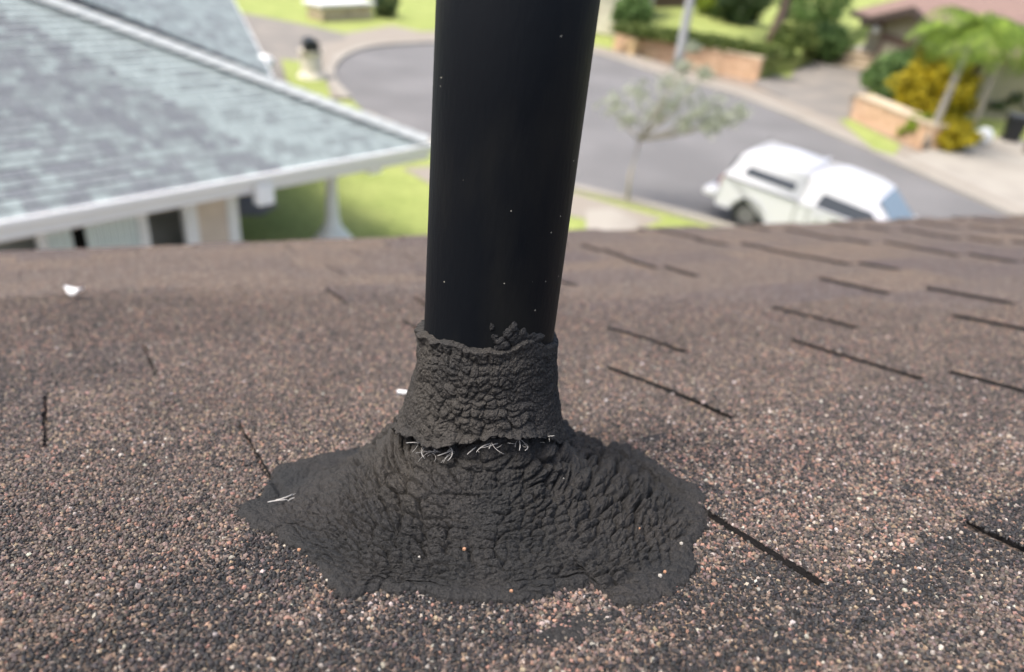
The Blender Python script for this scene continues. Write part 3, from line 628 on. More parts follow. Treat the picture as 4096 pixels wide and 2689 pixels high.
for s in (-1, 1):
    sidepane('shell_window', [(.68, 1.25), (1.86, 1.25), (1.86, 1.44), (.76, 1.44)], m_glass, s)
    sidepane('cab_window', [(2.38, 1.12), (3.86, 1.10), (3.48, 1.38), (2.45, 1.42)], m_glass, s)
    obj('door_seam', BX(2.30, 2.315, s*.928-.005, s*.928+.006, .42, 1.05), m_greyw, tk)
    obj('bed_seam', BX(2.02, 2.035, s*.928-.005, s*.928+.006, .42, 1.06), m_greyw, tk); obj('shell_rail', BX(.32, 2.0, s*.90-.02, s*.90+.02, 1.075, 1.10), bpy.data.materials['black_plastic'], tk)
    obj('door_handle', BX(2.42, 2.6, s*.945-.015, s*.945+.015, .90, .94), m_tk, tk)
    if s < 0: obj('mirror', BX(3.75, 3.86, s*1.0-.10, s*1.0+.1, 1.10, 1.30), m_tk, tk, bevel=.03)
    obj('tail_light', BX(.215, .29, s*.80-.09, s*.80+.09, .78, 1.02), mat('tail_light_red', (.28, .03, .03), .3) if s == -1 else bpy.data.materials['tail_light_red'], tk)
    obj('headlight', BX(5.62, 5.74, s*.72-.14, s*.72+.14, .68, .86), m_white, tk)
    for x in (RW, FW):
        bm = bmesh.new(); tube(bm, [(x, s*.90, .36), (x, s*.66, .36)], [.36, .36], 24); w_ = obj('wheel', bm, m_black, tk, bevel=.03)
        bm = bmesh.new(); tube(bm, [(x, s*.915, .36), (x, s*.88, .36)], [.2, .2], 18); obj('rim', bm, m_rim, w_)
pyo('windscreen', [(x+.13, y, z) for x, y, z in [(3.99, -.74, 1.10), (3.99, .74, 1.10), (3.42, .60, 1.64), (3.42, -.60, 1.64), (3.95, -.74, 1.09), (3.95, .74, 1.09), (3.38, .6, 1.63), (3.38, -.6, 1.63)]], [(0, 1, 2, 3), (7, 6, 5, 4), (0, 4, 5, 1), (1, 5, 6, 2), (2, 6, 7, 3), (3, 7, 4, 0)], m_ws, tk)
pyo('rear_window', [(.235, -.62, 1.14), (.235, .62, 1.14), (.34, .55, 1.50), (.34, -.55, 1.50), (.30, -.62, 1.14), (.30, .62, 1.14), (.40, .55, 1.50), (.40, -.55, 1.50)], [(0, 1, 2, 3), (7, 6, 5, 4), (0, 4, 5, 1), (1, 5, 6, 2), (2, 6, 7, 3), (3, 7, 4, 0)], m_glass, tk)
obj('tailgate', BX(.205, .235, -.70, .70, .62, 1.04), m_tk, tk, bevel=.01)
obj('rear_bumper', BX(-.12, .20, -.90, .90, .48, .66), m_tk, tk, bevel=.05)
obj('bumper_step', BX(-.06, .18, -.45, .45, .662, .68), mat('grey_step_plastic', (.22, .23, .25), .6), tk)
obj('front_bumper', BX(5.745, 5.92, -.9, .9, .42, .62), m_tk, tk, bevel=.05)
bm = bmesh.new(); tube(bm, [(.62, .45, 1.78), (.62, .46, 1.93)], [.012, .008], 6); obj('aerial', bm, m_black, tk)
for x in (2.0,): obj('roof_rail', BX(x-.03, x+.03, -.6, .6, 1.79, 1.83), m_tk, tk)
# ------------------------------------------------------------------ the near roof, in its own plane coordinates
def cw(v): return M@np.array(v, float)
v1 = cw((1248, 146, -740)); v2 = cw((-412, 186, -740)); NN = np.cross(v1, v2); NN /= np.linalg.norm(NN)
E1 = v1/np.linalg.norm(v1); E2 = np.cross(NN, E1)
P0 = CAMP+cw((-.019, -.077, -.39))        # pipe axis meets the roof here
RM = Matrix([[E1[i], E2[i], NN[i], P0[i]] for i in range(3)]+[[0, 0, 0, 1]])
RMn = np.array([E1, E2, NN])              # local = RMn @ (world - P0)
def R2W(p): return P0+np.asarray(p)@RMn
def roofpt(x, y, h=0.):                   # photograph place -> roof plane coordinates
    r = ray(x, y); k = (NN@(P0-CAMP)+h)/(NN@r); return RMn@(CAMP+r*k-P0)
def rp(P): return proj(R2W(P))
house = bpy.data.objects.new('house', None); COL.objects.link(house); house.matrix_world = RM
tag(house, 'brown grey granule shingle roof in the foreground that the black vent pipe comes through', 'house')
LV = [-.74, -.59, -.445, -.299, -.155, -.008, .131, .255, .37, .475, .575, .675, .775, .875, .975, 1.07, 1.125]
T0, T1 = -.0025, .0030                     # height of a course surface at its top and at its butt edge
A0_, A1_ = -1.3, 4.2
def course(b): return np.clip(np.searchsorted(LV, b, side='right')-1, 0, len(LV)-2)
def base_h(a, b):
    k = course(b); l0 = np.array(LV)[k]; l1 = np.array(LV)[k+1]; f = (b-l0)/(l1-l0)
    return T0+(T1-T0)*f+.0015*np.sin(a*3.1+k*1.7)*f
# granule colours
PAL = np.array([(.018, .019, .021), (.040, .038, .038), (.095, .080, .070), (.18, .145, .125), (.29, .178, .138), (.28, .22, .16), (.38, .36, .325), (.13, .10, .095)])
MIXES = {'brown': (.12, .20, .33, .22, .045, .05, .015, .02), 'dark': (.48, .32, .09, .03, .02, .02, .02, .02), 'pink': (.24, .19, .18, .16, .10, .045, .03, .055),
         'tan': (.12, .17, .28, .26, .05, .08, .03, .01), 'light': (.15, .19, .26, .23, .07, .05, .04, .01), 'purple': (.18, .26, .27, .14, .03, .02, .02, .08)}
def spmat():
    m = bpy.data.materials.new('shingle_granules'); m.use_nodes = True; n = m.node_tree; b = n.nodes['Principled BSDF']; b.inputs['Roughness'].default_value = .88; b.inputs['Specular IOR Level'].default_value = .25
    tc = n.nodes.new('ShaderNodeNewGeometry'); v = n.nodes.new('ShaderNodeTexVoronoi'); v.inputs['Scale'].default_value = 620; n.links.new(tc.outputs['Position'], v.inputs['Vector'])
    sp = n.nodes.new('ShaderNodeSeparateColor'); n.links.new(v.outputs['Color'], sp.inputs[0])
    at_ = n.nodes.new('ShaderNodeAttribute'); at_.attribute_name = 'tone'; oi = n.nodes.new('ShaderNodeObjectInfo')
    ns = n.nodes.new('ShaderNodeTexNoise'); ns.inputs['Scale'].default_value = 9; ns.inputs['Detail'].default_value = 5; n.links.new(tc.outputs['Position'], ns.inputs['Vector'])
    cr = n.nodes.new('ShaderNodeValToRGB'); cr.color_ramp.interpolation = 'CONSTANT'; acc = 0
    wts = [.07, .15, .32, .32, .02, .04, .045, .035]
    for i, (c, wt) in enumerate(zip(PAL, wts)):
        e = cr.color_ramp.elements[0] if i == 0 else cr.color_ramp.elements.new(min(acc, .999)); e.position = acc; e.color = (*c, 1); acc += wt
    n.links.new(sp.outputs[0], cr.inputs[0])
    # per piece tint
    t2 = n.nodes.new('ShaderNodeValToRGB'); t2.color_ramp.elements[0].color = (.68, .655, .70, 1); t2.color_ramp.elements[1].color = (.97, .89, .80, 1)
    e = t2.color_ramp.elements.new(.45); e.color = (.81, .775, .755, 1); e = t2.color_ramp.elements.new(.75); e.color = (.88, .82, .77, 1)
    ma = n.nodes.new('ShaderNodeMath'); ma.operation = 'MULTIPLY_ADD'; ma.inputs[1].default_value = .9; ma.inputs[2].default_value = -.45; n.links.new(ns.outputs[0], ma.inputs[0])
    mb_ = n.nodes.new('ShaderNodeMath'); mb_.operation = 'ADD'; n.links.new(ma.outputs[0], mb_.inputs[0]); n.links.new(oi.outputs['Random'], mb_.inputs[1]); n.links.new(mb_.outputs[0], t2.inputs[0])
    mx = n.nodes.new('ShaderNodeMix'); mx.data_type = 'RGBA'; mx.blend_type = 'MULTIPLY'; mx.inputs[0].default_value = 1; n.links.new(cr.outputs[0], mx.inputs[6]); n.links.new(t2.outputs[0], mx.inputs[7])
    n.links.new(mx.outputs[2], b.inputs['Base Color'])
    bp = n.nodes.new('ShaderNodeBump'); bp.inputs['Strength'].default_value = .9; bp.inputs['Distance'].default_value = .0007; bp.invert = True
    n.links.new(v.outputs['Distance'], bp.inputs['Height']); n.links.new(bp.outputs[0], b.inputs['Normal']); return m
m_gr = spmat(); m_bit = mat('bare_asphalt_edge', (.012, .011, .011), .8, bump=(900, .8, .001))
# teeth of the laminated shingles: fixed ones read off the photograph, the rest scattered
r_ = random.Random(21); KN = {4: [.175], 3: [.175, .34], 5: [.0785], 6: [-.095, .199, .413, .585, .70, .86], 7: [-.19, .062, .297, .535, .62, .84, .95], 8: [-.12, .045, .17, .62, .77], 9: [-.21, .1, .42, .65]}
KN[4] = [.0785, .44]; KN[5] = [-.093, .199, .413, .70]; KN[3] = [.175, .42]; KN[6] = [-.192, .297, .54, .86]; KN[7] = [-.122, .115, .60, .78]
teeth = []
for k in range(len(LV)-1):
    kn = sorted(KN.get(k, [])); a = A0_+r_.random()*.1; starts = []
    if k >= 5: kn += [x for x in [.62+.36*j+.012*(k-6)+.022*math.sin(k*2.3+j*1.7) for j in range(10)] if all(abs(x-q) > .2 for q in kn)]
    while a < (A1_ if k < 5 else .5):
        wd = r_.uniform(.09, .24); g = r_.uniform(.05, .12)
        starts.append((a, wd, r_.uniform(.0010, .0020) if a < .3 else r_.uniform(.0014, .0030))); a += wd+g
    for x in kn:                          # a tooth whose left edge is at x
        starts = [s for s in starts if s[0]+s[1] < x-.045 or s[0] > x+.21]; starts.append((x, (.16 if k != 4 else .27) if x < .6 else .22, .0037 if x < .6 else .0046))
    for x in {5: [-.093], 6: [-.192], 7: [-.122]}.get(k, []): starts = [s for s in starts if not (s[0] < x-.001 and s[0]+s[1] > x-.24)]; starts.append((x-.2232, .22, .0037))
    teeth += [(k, s[0], s[1], s[2]) for s in sorted(starts)]
TT = .0042                                # tooth thickness
def tooth_poly(k, a, wd, seed):
    r = random.Random(seed); l0, l1 = LV[k], LV[k+1]; tp = r.uniform(-.014, .014) if a > .15 else 0.; N = 14
    L, Rr = [], []
    for i in range(N+1):
        f = i/N; b = l0-.012+(l1-l0+.012)*f; L.append((a+tp*(f*f-.3)+r.uniform(-.0008, .0008), b)); Rr.append((a+wd-tp*f+r.uniform(-.0008, .0008), b))
    return L, Rr
def slab(name, L, Rr, zf, th, m, parent, nx=6):
    V, Fc = [], []; ny = len(L)
    for (l, r) in zip(L, Rr):
        for i in range(nx+1):
            f = i/nx; a = l[0]*(1-f)+r[0]*f; b = l[1]*(1-f)+r[1]*f; V.append((a, b, zf(a, b)))
    top = len(V); V += [(v[0], v[1], v[2]-th) for v in V]; w_ = nx+1; mi = []
    for j in range(ny-1):
        for i in range(nx):
            q = j*w_+i; Fc.append((q, q+1, q+w_+1, q+w_)); mi.append(0)
    for j in range(ny-1):
        for i in (0, nx):
            q = j*w_+i; f = (q, q+w_, q+w_+top, q+top); Fc.append(f if i == 0 else f[::-1]); mi.append(1)
    for i in range(nx):
        for j in (0, ny-1):
            q = j*w_+i; f = (q, q+top, q+1+top, q+1); Fc.append(f if j == 0 else f[::-1]); mi.append(1)
    o = pyo(name, V, Fc, m, parent); o.data.materials.append(m_bit); o.data.polygons.foreach_set('material_index', mi); return o
tooth_rects = []
vis = []
for i, (k, a, wd, TT) in enumerate(teeth):
    c = rp((a+wd/2, (LV[k]+LV[k+1])/2, 0)); vis.append(c[2] if (-250 < c[0] < 1300 and c[1] < 900 and c[2] > 0) else 50+i*.001)
for i in sorted(range(len(teeth)), key=lambda q: vis[q])[:300]:
    k, a, wd, TT = teeth[i]; L, Rr = tooth_poly(k, a, wd, i+5)
    kk = k
    def zf(aa, bb, kk=kk, TT=TT):
        l0, l1 = LV[kk], LV[kk+1]; f = (bb-l0)/(l1-l0); return T0+(T1-T0)*f+.0015*math.sin(aa*3.1+kk*1.7)*f+TT
    slab('shingle_tab', L, Rr, zf, TT-.0006 if False else TT*.95, m_gr, house)
    tooth_rects.append((k, a, wd, TT))
for k in range(len(LV)-1):                # continuous bottom layer of each course
    l0, l1 = LV[k]-.02, LV[k+1]; nb = 5; L = [(A0_, l0+(l1-l0)*i/nb) for i in range(nb+1)]; Rr = [(A1_, p[1]) for p in L]
    def zb(aa, bb, kk=k):
        f = (bb-LV[kk])/(LV[kk+1]-LV[kk]); return T0+(T1-T0)*f+.0015*math.sin(aa*3.1+kk*1.7)*max(f, 0)
    slab('shingle_course', L, Rr, zb, .0032, m_gr, house, 160)
obj('roof_deck', BX(A0_, A1_, LV[0], LV[-1]-.012, -.03, -.0075), m_under, house)
obj('drip_edge', BX(A0_, A1_, LV[-1]-.010, LV[-1]-.006, -.06, -.003), m_dbrown, house)
wbm = bmesh.new(); wp = [R2W((a, b, -.05)) for a, b in ((A0_+.4, LV[0]), (A1_-.4, LV[0]), (A1_-.4, LV[-1]-.6), (A0_+.4, LV[-1]-.6))]
Mi = RM.inverted(); ta = [wbm.verts.new(Mi@Vector(p)) for p in wp]; tb_ = [wbm.verts.new(Mi@Vector((p[0], p[1], 0))) for p in wp]
wbm.faces.new(ta); wbm.faces.new(tb_[::-1])
for i in range(4): wbm.faces.new((ta[i], ta[(i+1) % 4], tb_[(i+1) % 4], tb_[i]))
obj('wall', wbm, m_beige, house)

# ------------------------------------------------------------------ sealant patch outline on the roof plane
OUT = [(269, 484), (275, 478), (318, 467), (370, 458), (400, 446), (440, 436), (500, 430), (560, 432), (597, 452), (636, 467), (668, 486), (697, 499), (706, 521), (692, 552), (696, 572), (689, 579), (654, 600), (615, 606), (590, 588), (560, 597), (516, 605), (469, 606), (430, 600), (374, 598), (353, 607), (338, 602), (318, 572), (275, 547), (241, 521), (243, 512), (262, 508)]
op = np.array([roofpt(*p)[:2] for p in OUT]); oang = np.arctan2(op[:, 1], op[:, 0]); orad = np.hypot(op[:, 0], op[:, 1])
ix = np.argsort(oang); oang, orad = oang[ix], orad[ix]
def outR(th): return np.interp(th, np.r_[oang-2*PI, oang, oang+2*PI], np.r_[orad, orad, orad])
UL = RMn@M@UP if False else RMn@(M@UP)    # world up in roof coordinates
camL = RMn@(CAMP-P0); FT = math.atan2(camL[1], camL[0])   # azimuth (roof plane) that faces the camera

# ------------------------------------------------------------------ granules: loose stones set in the surface
def in_teeth(a, b, k):
    h = np.zeros(a.shape); tid = np.zeros(a.shape)-1
    for i, (kk, x, wd, th) in enumerate(tooth_rects):
        q = (k == kk) & (a > x) & (a < x+wd); h[q] = th; tid[q] = i
    return h, tid
SP = .00138
na, nb_ = int(1.75/SP), int(1.02/SP)
ga, gb_ = np.meshgrid(np.arange(na)*SP-.50, np.arange(nb_)*SP-.34)
ga = (ga+RNG.uniform(-.5, .5, ga.shape)*SP).ravel(); gb_ = (gb_+RNG.uniform(-.5, .5, gb_.shape)*SP).ravel()
px, py, dd = rp(np.stack([ga, gb_, 0*ga], -1))
keep = (px > -90) & (px < 1110) & (py < 760) & (dd > .1) & (dd < .95)
keep &= RNG.random(keep.shape) < np.clip((.95-dd)/.35, 0, 1)
rad = np.hypot(ga, gb_); keep &= rad > outR(np.arctan2(gb_, ga))*.93
ga, gb_, dd = ga[keep], gb_[keep], dd[keep]; kc = course(gb_); th_, tid = in_teeth(ga, gb_, kc)
hz = base_h(ga, gb_)+th_
rv = RNG.random(len(ga)); names = list(MIXES); W = np.array([np.cumsum(MIXES[k]) for k in names])
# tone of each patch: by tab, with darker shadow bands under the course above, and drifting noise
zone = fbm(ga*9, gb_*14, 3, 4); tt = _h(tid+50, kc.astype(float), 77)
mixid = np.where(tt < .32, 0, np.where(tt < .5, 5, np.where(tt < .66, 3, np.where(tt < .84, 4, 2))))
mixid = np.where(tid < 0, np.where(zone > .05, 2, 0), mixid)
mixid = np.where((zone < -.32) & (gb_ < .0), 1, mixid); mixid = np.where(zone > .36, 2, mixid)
A_ = lambda n_: names.index(n_)
# lower-left field is reddish, lower-right tab brown-grey, dark band in between, pale right field (read off the photo)
pxn, pyn, _ = rp(np.stack([ga, gb_, hz], -1))
reg = kc <= 3
mixid = np.where(reg & (ga < -.02), np.where(zone > -.2, A_('pink'), A_('brown')), mixid)
mixid = np.where(reg & (ga > .04) & (gb_ < -.175-.1*zone*.2), A_('purple'), mixid)
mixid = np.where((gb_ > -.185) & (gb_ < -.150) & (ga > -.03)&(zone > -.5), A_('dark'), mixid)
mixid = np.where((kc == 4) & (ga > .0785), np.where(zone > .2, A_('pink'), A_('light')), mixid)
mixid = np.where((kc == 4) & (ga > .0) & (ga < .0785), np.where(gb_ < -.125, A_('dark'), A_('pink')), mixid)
mixid = np.where((kc == 4) & (ga > .23), np.where(zone > 0, A_('light'), A_('purple')), mixid)
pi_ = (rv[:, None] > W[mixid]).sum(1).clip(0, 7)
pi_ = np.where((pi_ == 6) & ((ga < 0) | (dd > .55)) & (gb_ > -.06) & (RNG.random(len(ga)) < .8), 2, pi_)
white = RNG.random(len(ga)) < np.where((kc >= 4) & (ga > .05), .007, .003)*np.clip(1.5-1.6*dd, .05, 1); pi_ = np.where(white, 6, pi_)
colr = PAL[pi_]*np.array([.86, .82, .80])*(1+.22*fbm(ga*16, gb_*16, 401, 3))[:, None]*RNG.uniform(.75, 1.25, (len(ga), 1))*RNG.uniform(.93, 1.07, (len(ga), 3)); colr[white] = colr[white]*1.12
scl = (.55+.75*RNG.random(len(ga))**1.6)*.00102; scl[white] *= RNG.uniform(1.05, 1.45, white.sum()); scl *= 1+.12*np.clip(dd-.4, 0, 1)
me = bpy.data.meshes.new('granules'); me.vertices.add(len(ga)); me.vertices.foreach_set('co', np.stack([ga, gb_, hz+scl*.22], -1).reshape(-1).astype(np.float32))
a = me.attributes.new('gcol', 'FLOAT_COLOR', 'POINT'); a.data.foreach_set('color', np.c_[colr, np.ones(len(ga))].reshape(-1).astype(np.float32))
a = me.attributes.new('gs', 'FLOAT', 'POINT'); a.data.foreach_set('value', scl.astype(np.float32))
a = me.attributes.new('gr', 'FLOAT_VECTOR', 'POINT'); a.data.foreach_set('vector', RNG.uniform(0, 6.28, (len(ga), 3)).reshape(-1).astype(np.float32))
a = me.attributes.new('gi', 'INT', 'POINT'); a.data.foreach_set('value', RNG.integers(0, 6, len(ga)).astype(np.int32))
me.update(); print('granules', len(ga))
m_st = bpy.data.materials.new('granule_stone'); m_st.use_nodes = True; n = m_st.node_tree; b = n.nodes['Principled BSDF']; b.inputs['Roughness'].default_value = .62; b.inputs['Specular IOR Level'].default_value = .42
q = n.nodes.new('ShaderNodeAttribute'); q.attribute_type = 'INSTANCER'; q.attribute_name = 'gcol'; n.links.new(q.outputs['Color'], b.inputs['Base Color'])
stone_col = bpy.data.collections.new('granule_kinds')
for i in range(6):
    bm = bmesh.new(); bmesh.ops.create_icosphere(bm, subdivisions=1, radius=1)
    for v in bm.verts: v.co *= random.uniform(.66, 1.18); v.co.z *= .8; v.co.x *= 1.12
    mm_ = bpy.data.meshes.new('granule_kind'); bm.to_mesh(mm_); bm.free(); mm_.materials.append(m_st)
    if i == 5:
        for p in mm_.polygons: p.use_smooth = True
    stone_col.objects.link(bpy.data.objects.new('granule_kind', mm_))
go = link('granules', me, house); go['kind'] = 'stuff'
gn = bpy.data.node_groups.new('scatter', 'GeometryNodeTree')
gn.interface.new_socket('Geometry', in_out='INPUT', socket_type='NodeSocketGeometry'); gn.interface.new_socket('Geometry', in_out='OUTPUT', socket_type='NodeSocketGeometry')
gi_, go_ = gn.nodes.new('NodeGroupInput'), gn.nodes.new('NodeGroupOutput'); ip = gn.nodes.new('GeometryNodeInstanceOnPoints'); ci = gn.nodes.new('GeometryNodeCollectionInfo')
ci.inputs['Collection'].default_value = stone_col; ci.inputs['Separate Children'].default_value = True; ci.inputs['Reset Children'].default_value = True
def na_(nm_, ty): q = gn.nodes.new('GeometryNodeInputNamedAttribute'); q.data_type = ty; q.inputs['Name'].default_value = nm_; return q.outputs['Attribute']
ip.inputs['Pick Instance'].default_value = True
e2r = gn.nodes.new('FunctionNodeEulerToRotation'); gn.links.new(na_('gr', 'FLOAT_VECTOR'), e2r.inputs[0])
gn.links.new(gi_.outputs[0], ip.inputs['Points']); gn.links.new(ci.outputs[0], ip.inputs['Instance']); gn.links.new(na_('gi', 'INT'), ip.inputs['Instance Index'])
gn.links.new(e2r.outputs[0], ip.inputs['Rotation']); gn.links.new(na_('gs', 'FLOAT'), ip.inputs['Scale']); gn.links.new(ip.outputs[0], go_.inputs[0])
go.modifiers.new('scatter', 'NODES').node_group = gn

# ------------------------------------------------------------------ vent pipe
q = UL/np.linalg.norm(UL)
pipe = bpy.data.objects.new('vent_pipe', None); COL.objects.link(pipe); pipe.location = tuple(P0)
tag(pipe, 'black plastic vent pipe rising out of the roof in the centre foreground', 'pipe')
def pipemat():
    m = bpy.data.materials.new('black_pipe'); m.use_nodes = True; n = m.node_tree; b = n.nodes['Principled BSDF']
    tc = n.nodes.new('ShaderNodeTexCoord'); mp = n.nodes.new('ShaderNodeMapping'); mp.inputs['Scale'].default_value = (1, 1, .25); n.links.new(tc.outputs['Object'], mp.inputs[0])
    n1 = n.nodes.new('ShaderNodeTexNoise'); n1.inputs['Scale'].default_value = 22; n1.inputs['Detail'].default_value = 6; n.links.new(mp.outputs[0], n1.inputs[0])
    n2 = n.nodes.new('ShaderNodeTexNoise'); n2.inputs['Scale'].default_value = 500; n2.inputs['Detail'].default_value = 5; n.links.new(mp.outputs[0], n2.inputs[0])
    v = n.nodes.new('ShaderNodeTexVoronoi'); v.inputs['Scale'].default_value = 360; n.links.new(tc.outputs['Object'], v.inputs[0])
    sp = n.nodes.new('ShaderNodeSeparateColor'); n.links.new(v.outputs['Color'], sp.inputs[0])
    m1 = n.nodes.new('ShaderNodeMath'); m1.operation = 'LESS_THAN'; m1.inputs[1].default_value = .11; n.links.new(v.outputs['Distance'], m1.inputs[0])
    m2 = n.nodes.new('ShaderNodeMath'); m2.operation = 'GREATER_THAN'; m2.inputs[1].default_value = .965; n.links.new(sp.outputs[0], m2.inputs[0])
    m3 = n.nodes.new('ShaderNodeMath'); m3.operation = 'MULTIPLY'; n.links.new(m1.outputs[0], m3.inputs[0]); n.links.new(m2.outputs[0], m3.inputs[1])
    x = n.nodes.new('ShaderNodeMix'); x.data_type = 'RGBA'; x.inputs[6].default_value = (.0045, .0060, .0082, 1); x.inputs[7].default_value = (.0190, .0190, .0165, 1); rr = n.nodes.new('ShaderNodeMapRange'); rr.inputs[1].default_value = .42; rr.inputs[2].default_value = .68; n.links.new(n1.outputs[0], rr.inputs[0]); n.links.new(rr.outputs[0], x.inputs[0])
    y = n.nodes.new('ShaderNodeMix'); y.data_type = 'RGBA'; y.inputs[7].default_value = (.5, .48, .4, 1); n.links.new(x.outputs[2], y.inputs[6]); n.links.new(m3.outputs[0], y.inputs[0]); n.links.new(y.outputs[2], b.inputs['Base Color'])
    b.inputs['Roughness'].default_value = .55; b.inputs['Specular IOR Level'].default_value = .12
    bp = n.nodes.new('ShaderNodeBump'); bp.inputs['Strength'].default_value = .35; bp.inputs['Distance'].default_value = .0006; n.links.new(n2.outputs[0], bp.inputs['Height']); n.links.new(bp.outputs[0], b.inputs['Normal']); return m
m_pipe = pipemat(); PR = .0300
bm = bmesh.new(); S = 128
rings = [[bm.verts.new((r*math.cos(2*PI*k/S), r*math.sin(2*PI*k/S), z)) for k in range(S)] for r, z in [(PR, -.05), (PR, .06), (PR, .12), (PR, .2), (PR, .279), (PR-.0006, .28), (PR-.0036, .28), (PR-.0042, .279), (PR-.0042, -.05)]]
for a, b in zip(rings, rings[1:]):
    for k in range(S): bm.faces.new((a[k], a[(k+1) % S], b[(k+1) % S], b[k]))
zt_ = Vector(M@UP).to_track_quat('Z', 'Y')
po = obj('pipe_wall', bm, m_pipe, pipe, smooth=True)

# ------------------------------------------------------------------ tar boot round the pipe
def tarmat():
    m = bpy.data.materials.new('weathered_roof_tar'); m.use_nodes = True; n = m.node_tree; b = n.nodes['Principled BSDF']
    tc = n.nodes.new('ShaderNodeTexCoord'); n1 = n.nodes.new('ShaderNodeTexNoise'); n1.inputs['Scale'].default_value = 28; n1.inputs['Detail'].default_value = 5; n.links.new(tc.outputs['Object'], n1.inputs[0])
    n2 = n.nodes.new('ShaderNodeTexNoise'); n2.inputs['Scale'].default_value = 1500; n2.inputs['Detail'].default_value = 3; n.links.new(tc.outputs['Object'], n2.inputs[0])
    n3 = n.nodes.new('ShaderNodeTexNoise'); n3.inputs['Scale'].default_value = 520; n3.inputs['Detail'].default_value = 5; n.links.new(tc.outputs['Object'], n3.inputs[0])
    ra_ = n.nodes.new('ShaderNodeValToRGB'); n.links.new(n1.outputs[0], ra_.inputs[0]); ra_.color_ramp.elements[0].position = .38; ra_.color_ramp.elements[0].color = (.0200, .0205, .0208, 1); ra_.color_ramp.elements[1].position = .66; ra_.color_ramp.elements[1].color = (.030, .0282, .0268, 1)
    att = n.nodes.new('ShaderNodeAttribute'); att.attribute_name = 'weather'
    x = n.nodes.new('ShaderNodeMix'); x.data_type = 'RGBA'; n.links.new(att.outputs['Fac'], x.inputs[0]); n.links.new(ra_.outputs[0], x.inputs[6]); x.inputs[7].default_value = (.044, .040, .0345, 1)
    mr_ = n.nodes.new('ShaderNodeMapRange'); mr_.inputs[1].default_value = .35; mr_.inputs[2].default_value = .7; mr_.inputs[3].default_value = .55; mr_.inputs[4].default_value = 1.5; n.links.new(n2.outputs[0], mr_.inputs[0])
    y = n.nodes.new('ShaderNodeMix'); y.data_type = 'RGBA'; y.blend_type = 'MULTIPLY'; y.inputs[0].default_value = 1; n.links.new(x.outputs[2], y.inputs[6]); n.links.new(mr_.outputs[0], y.inputs[7])
    n.links.new(y.outputs[2], b.inputs['Base Color']); b.inputs['Roughness'].default_value = .78; b.inputs['Specular IOR Level'].default_value = .3
    b1 = n.nodes.new('ShaderNodeBump'); b1.inputs['Strength'].default_value = .8; b1.inputs['Distance'].default_value = .0005; n.links.new(n2.outputs[0], b1.inputs['Height'])
    b2 = n.nodes.new('ShaderNodeBump'); b2.inputs['Strength'].default_value = 1.0; b2.inputs['Distance'].default_value = .0016; n.links.new(n3.outputs[0], b2.inputs['Height']); n.links.new(b1.outputs[0], b2.inputs['Normal'])
    n.links.new(b2.outputs[0], b.inputs['Normal']); return m
m_tar = tarmat()
boot = bpy.data.objects.new('pipe_boot', None); COL.objects.link(boot); boot.matrix_world = RM
tag(boot, 'cracked wrinkled black tar boot sealing the foot of the vent pipe to the roof', 'pipe boot')
ULn = UL/np.linalg.norm(UL)
# columns: denser on the side that faces the camera; phi = 0 towards the camera, positive to the right
NU = 760; uu = np.linspace(-PI, PI, NU, endpoint=False); phi = uu-.45*np.sin(uu)
azi = FT+phi                               # azimuth in the roof plane (right of the camera view = +)
gsid = np.cross(ULn, [0, 0, 1.]); gsid /= np.linalg.norm(gsid)
fr_r = np.array([math.cos(FT), math.sin(FT), 0]); sd_r = np.array([-math.sin(FT), math.cos(FT), 0])
fr_h = fr_r-(fr_r@ULn)*ULn; fr_h /= np.linalg.norm(fr_h); sd_h = np.cross(ULn, fr_h)
def surf(rho, z, ph):
    bl = np.clip(z/.045, 0, 1)[..., None]; bl = bl*bl*(3-2*bl)
    dr = np.cos(ph)[..., None]*fr_r+np.sin(ph)[..., None]*sd_r; dh = np.cos(ph)[..., None]*fr_h+np.sin(ph)[..., None]*sd_h
    d = dr*(1-bl)+dh*bl; return z[..., None]*ULn+rho[..., None]*d
def solve_front(rho, yt):                 # height at the front that shows at image row yt
    lo, hi = -.01, .13
    for _ in range(40):
        m = (lo+hi)/2; y = rp(surf(np.array([rho]), np.array([m]), np.array([0.]))[0])[1]
        if y > yt: lo = m
        else: hi = m
    return m
front = [(.0325, 350), (.0345, 372), (.0365, 400), (.0400, 425), (.0425, 441)]
fl = [(r, solve_front(r, y)) for r, y in front]
low = [(.0440, 450), (.0470, 462), (.0560, 482), (.0700, 510), (.0860, 543), (.0980, 572)]
ll = [(r, solve_front(r, y)) for r, y in low]; print('front', fl, ll)
def pillow(x, y, seed, w=.40):
    f1, f2, _ = worley(x, y, seed); e = np.clip((f2-f1)/w, 0, 1); return np.sqrt(1-(1-e)**2)*np.clip(1.2-.9*f1, .3, 1)
def noisefield(U, V, seed, sm, k=None):
    wx_ = U+.0009*fbm(U*170, V*170, seed, 3)+.0035*fbm(U*35, V*35, seed+3, 2); wy_ = V+.0009*fbm(U*150+9, V*150, seed+1, 3)+.004*fbm(U*28+4, V*34, seed+4, 3)
    a1 = pillow(wx_/.0108, wy_/.0070, seed); a2 = pillow(wx_/.0050+5, wy_/.0040+3, seed+31); a3 = pillow(wx_/.0024+2, wy_/.0021, seed+47)
    big = fbm(U*55, V*75, seed+8, 3); fold = fbm(U*26, V*150+1.2*fbm(U*30, V*30, seed+5, 2), seed+21, 3)
    if k is None: k = np.clip(.62+1.5*fbm(U*24, V*30, seed+12, 2), .22, 1.0)
    m = np.clip(.5+2.2*fbm(U*40, V*44, seed+14, 2), 0, 1)
    return sm*(k*(.0027*(a1-.7)*m+.0015*(a2-.7)*(1-.45*m))+.00042*(a3-.7)+.0010*big+.0005*fold+.0003*fbm(U*900, V*900, seed+15, 3))
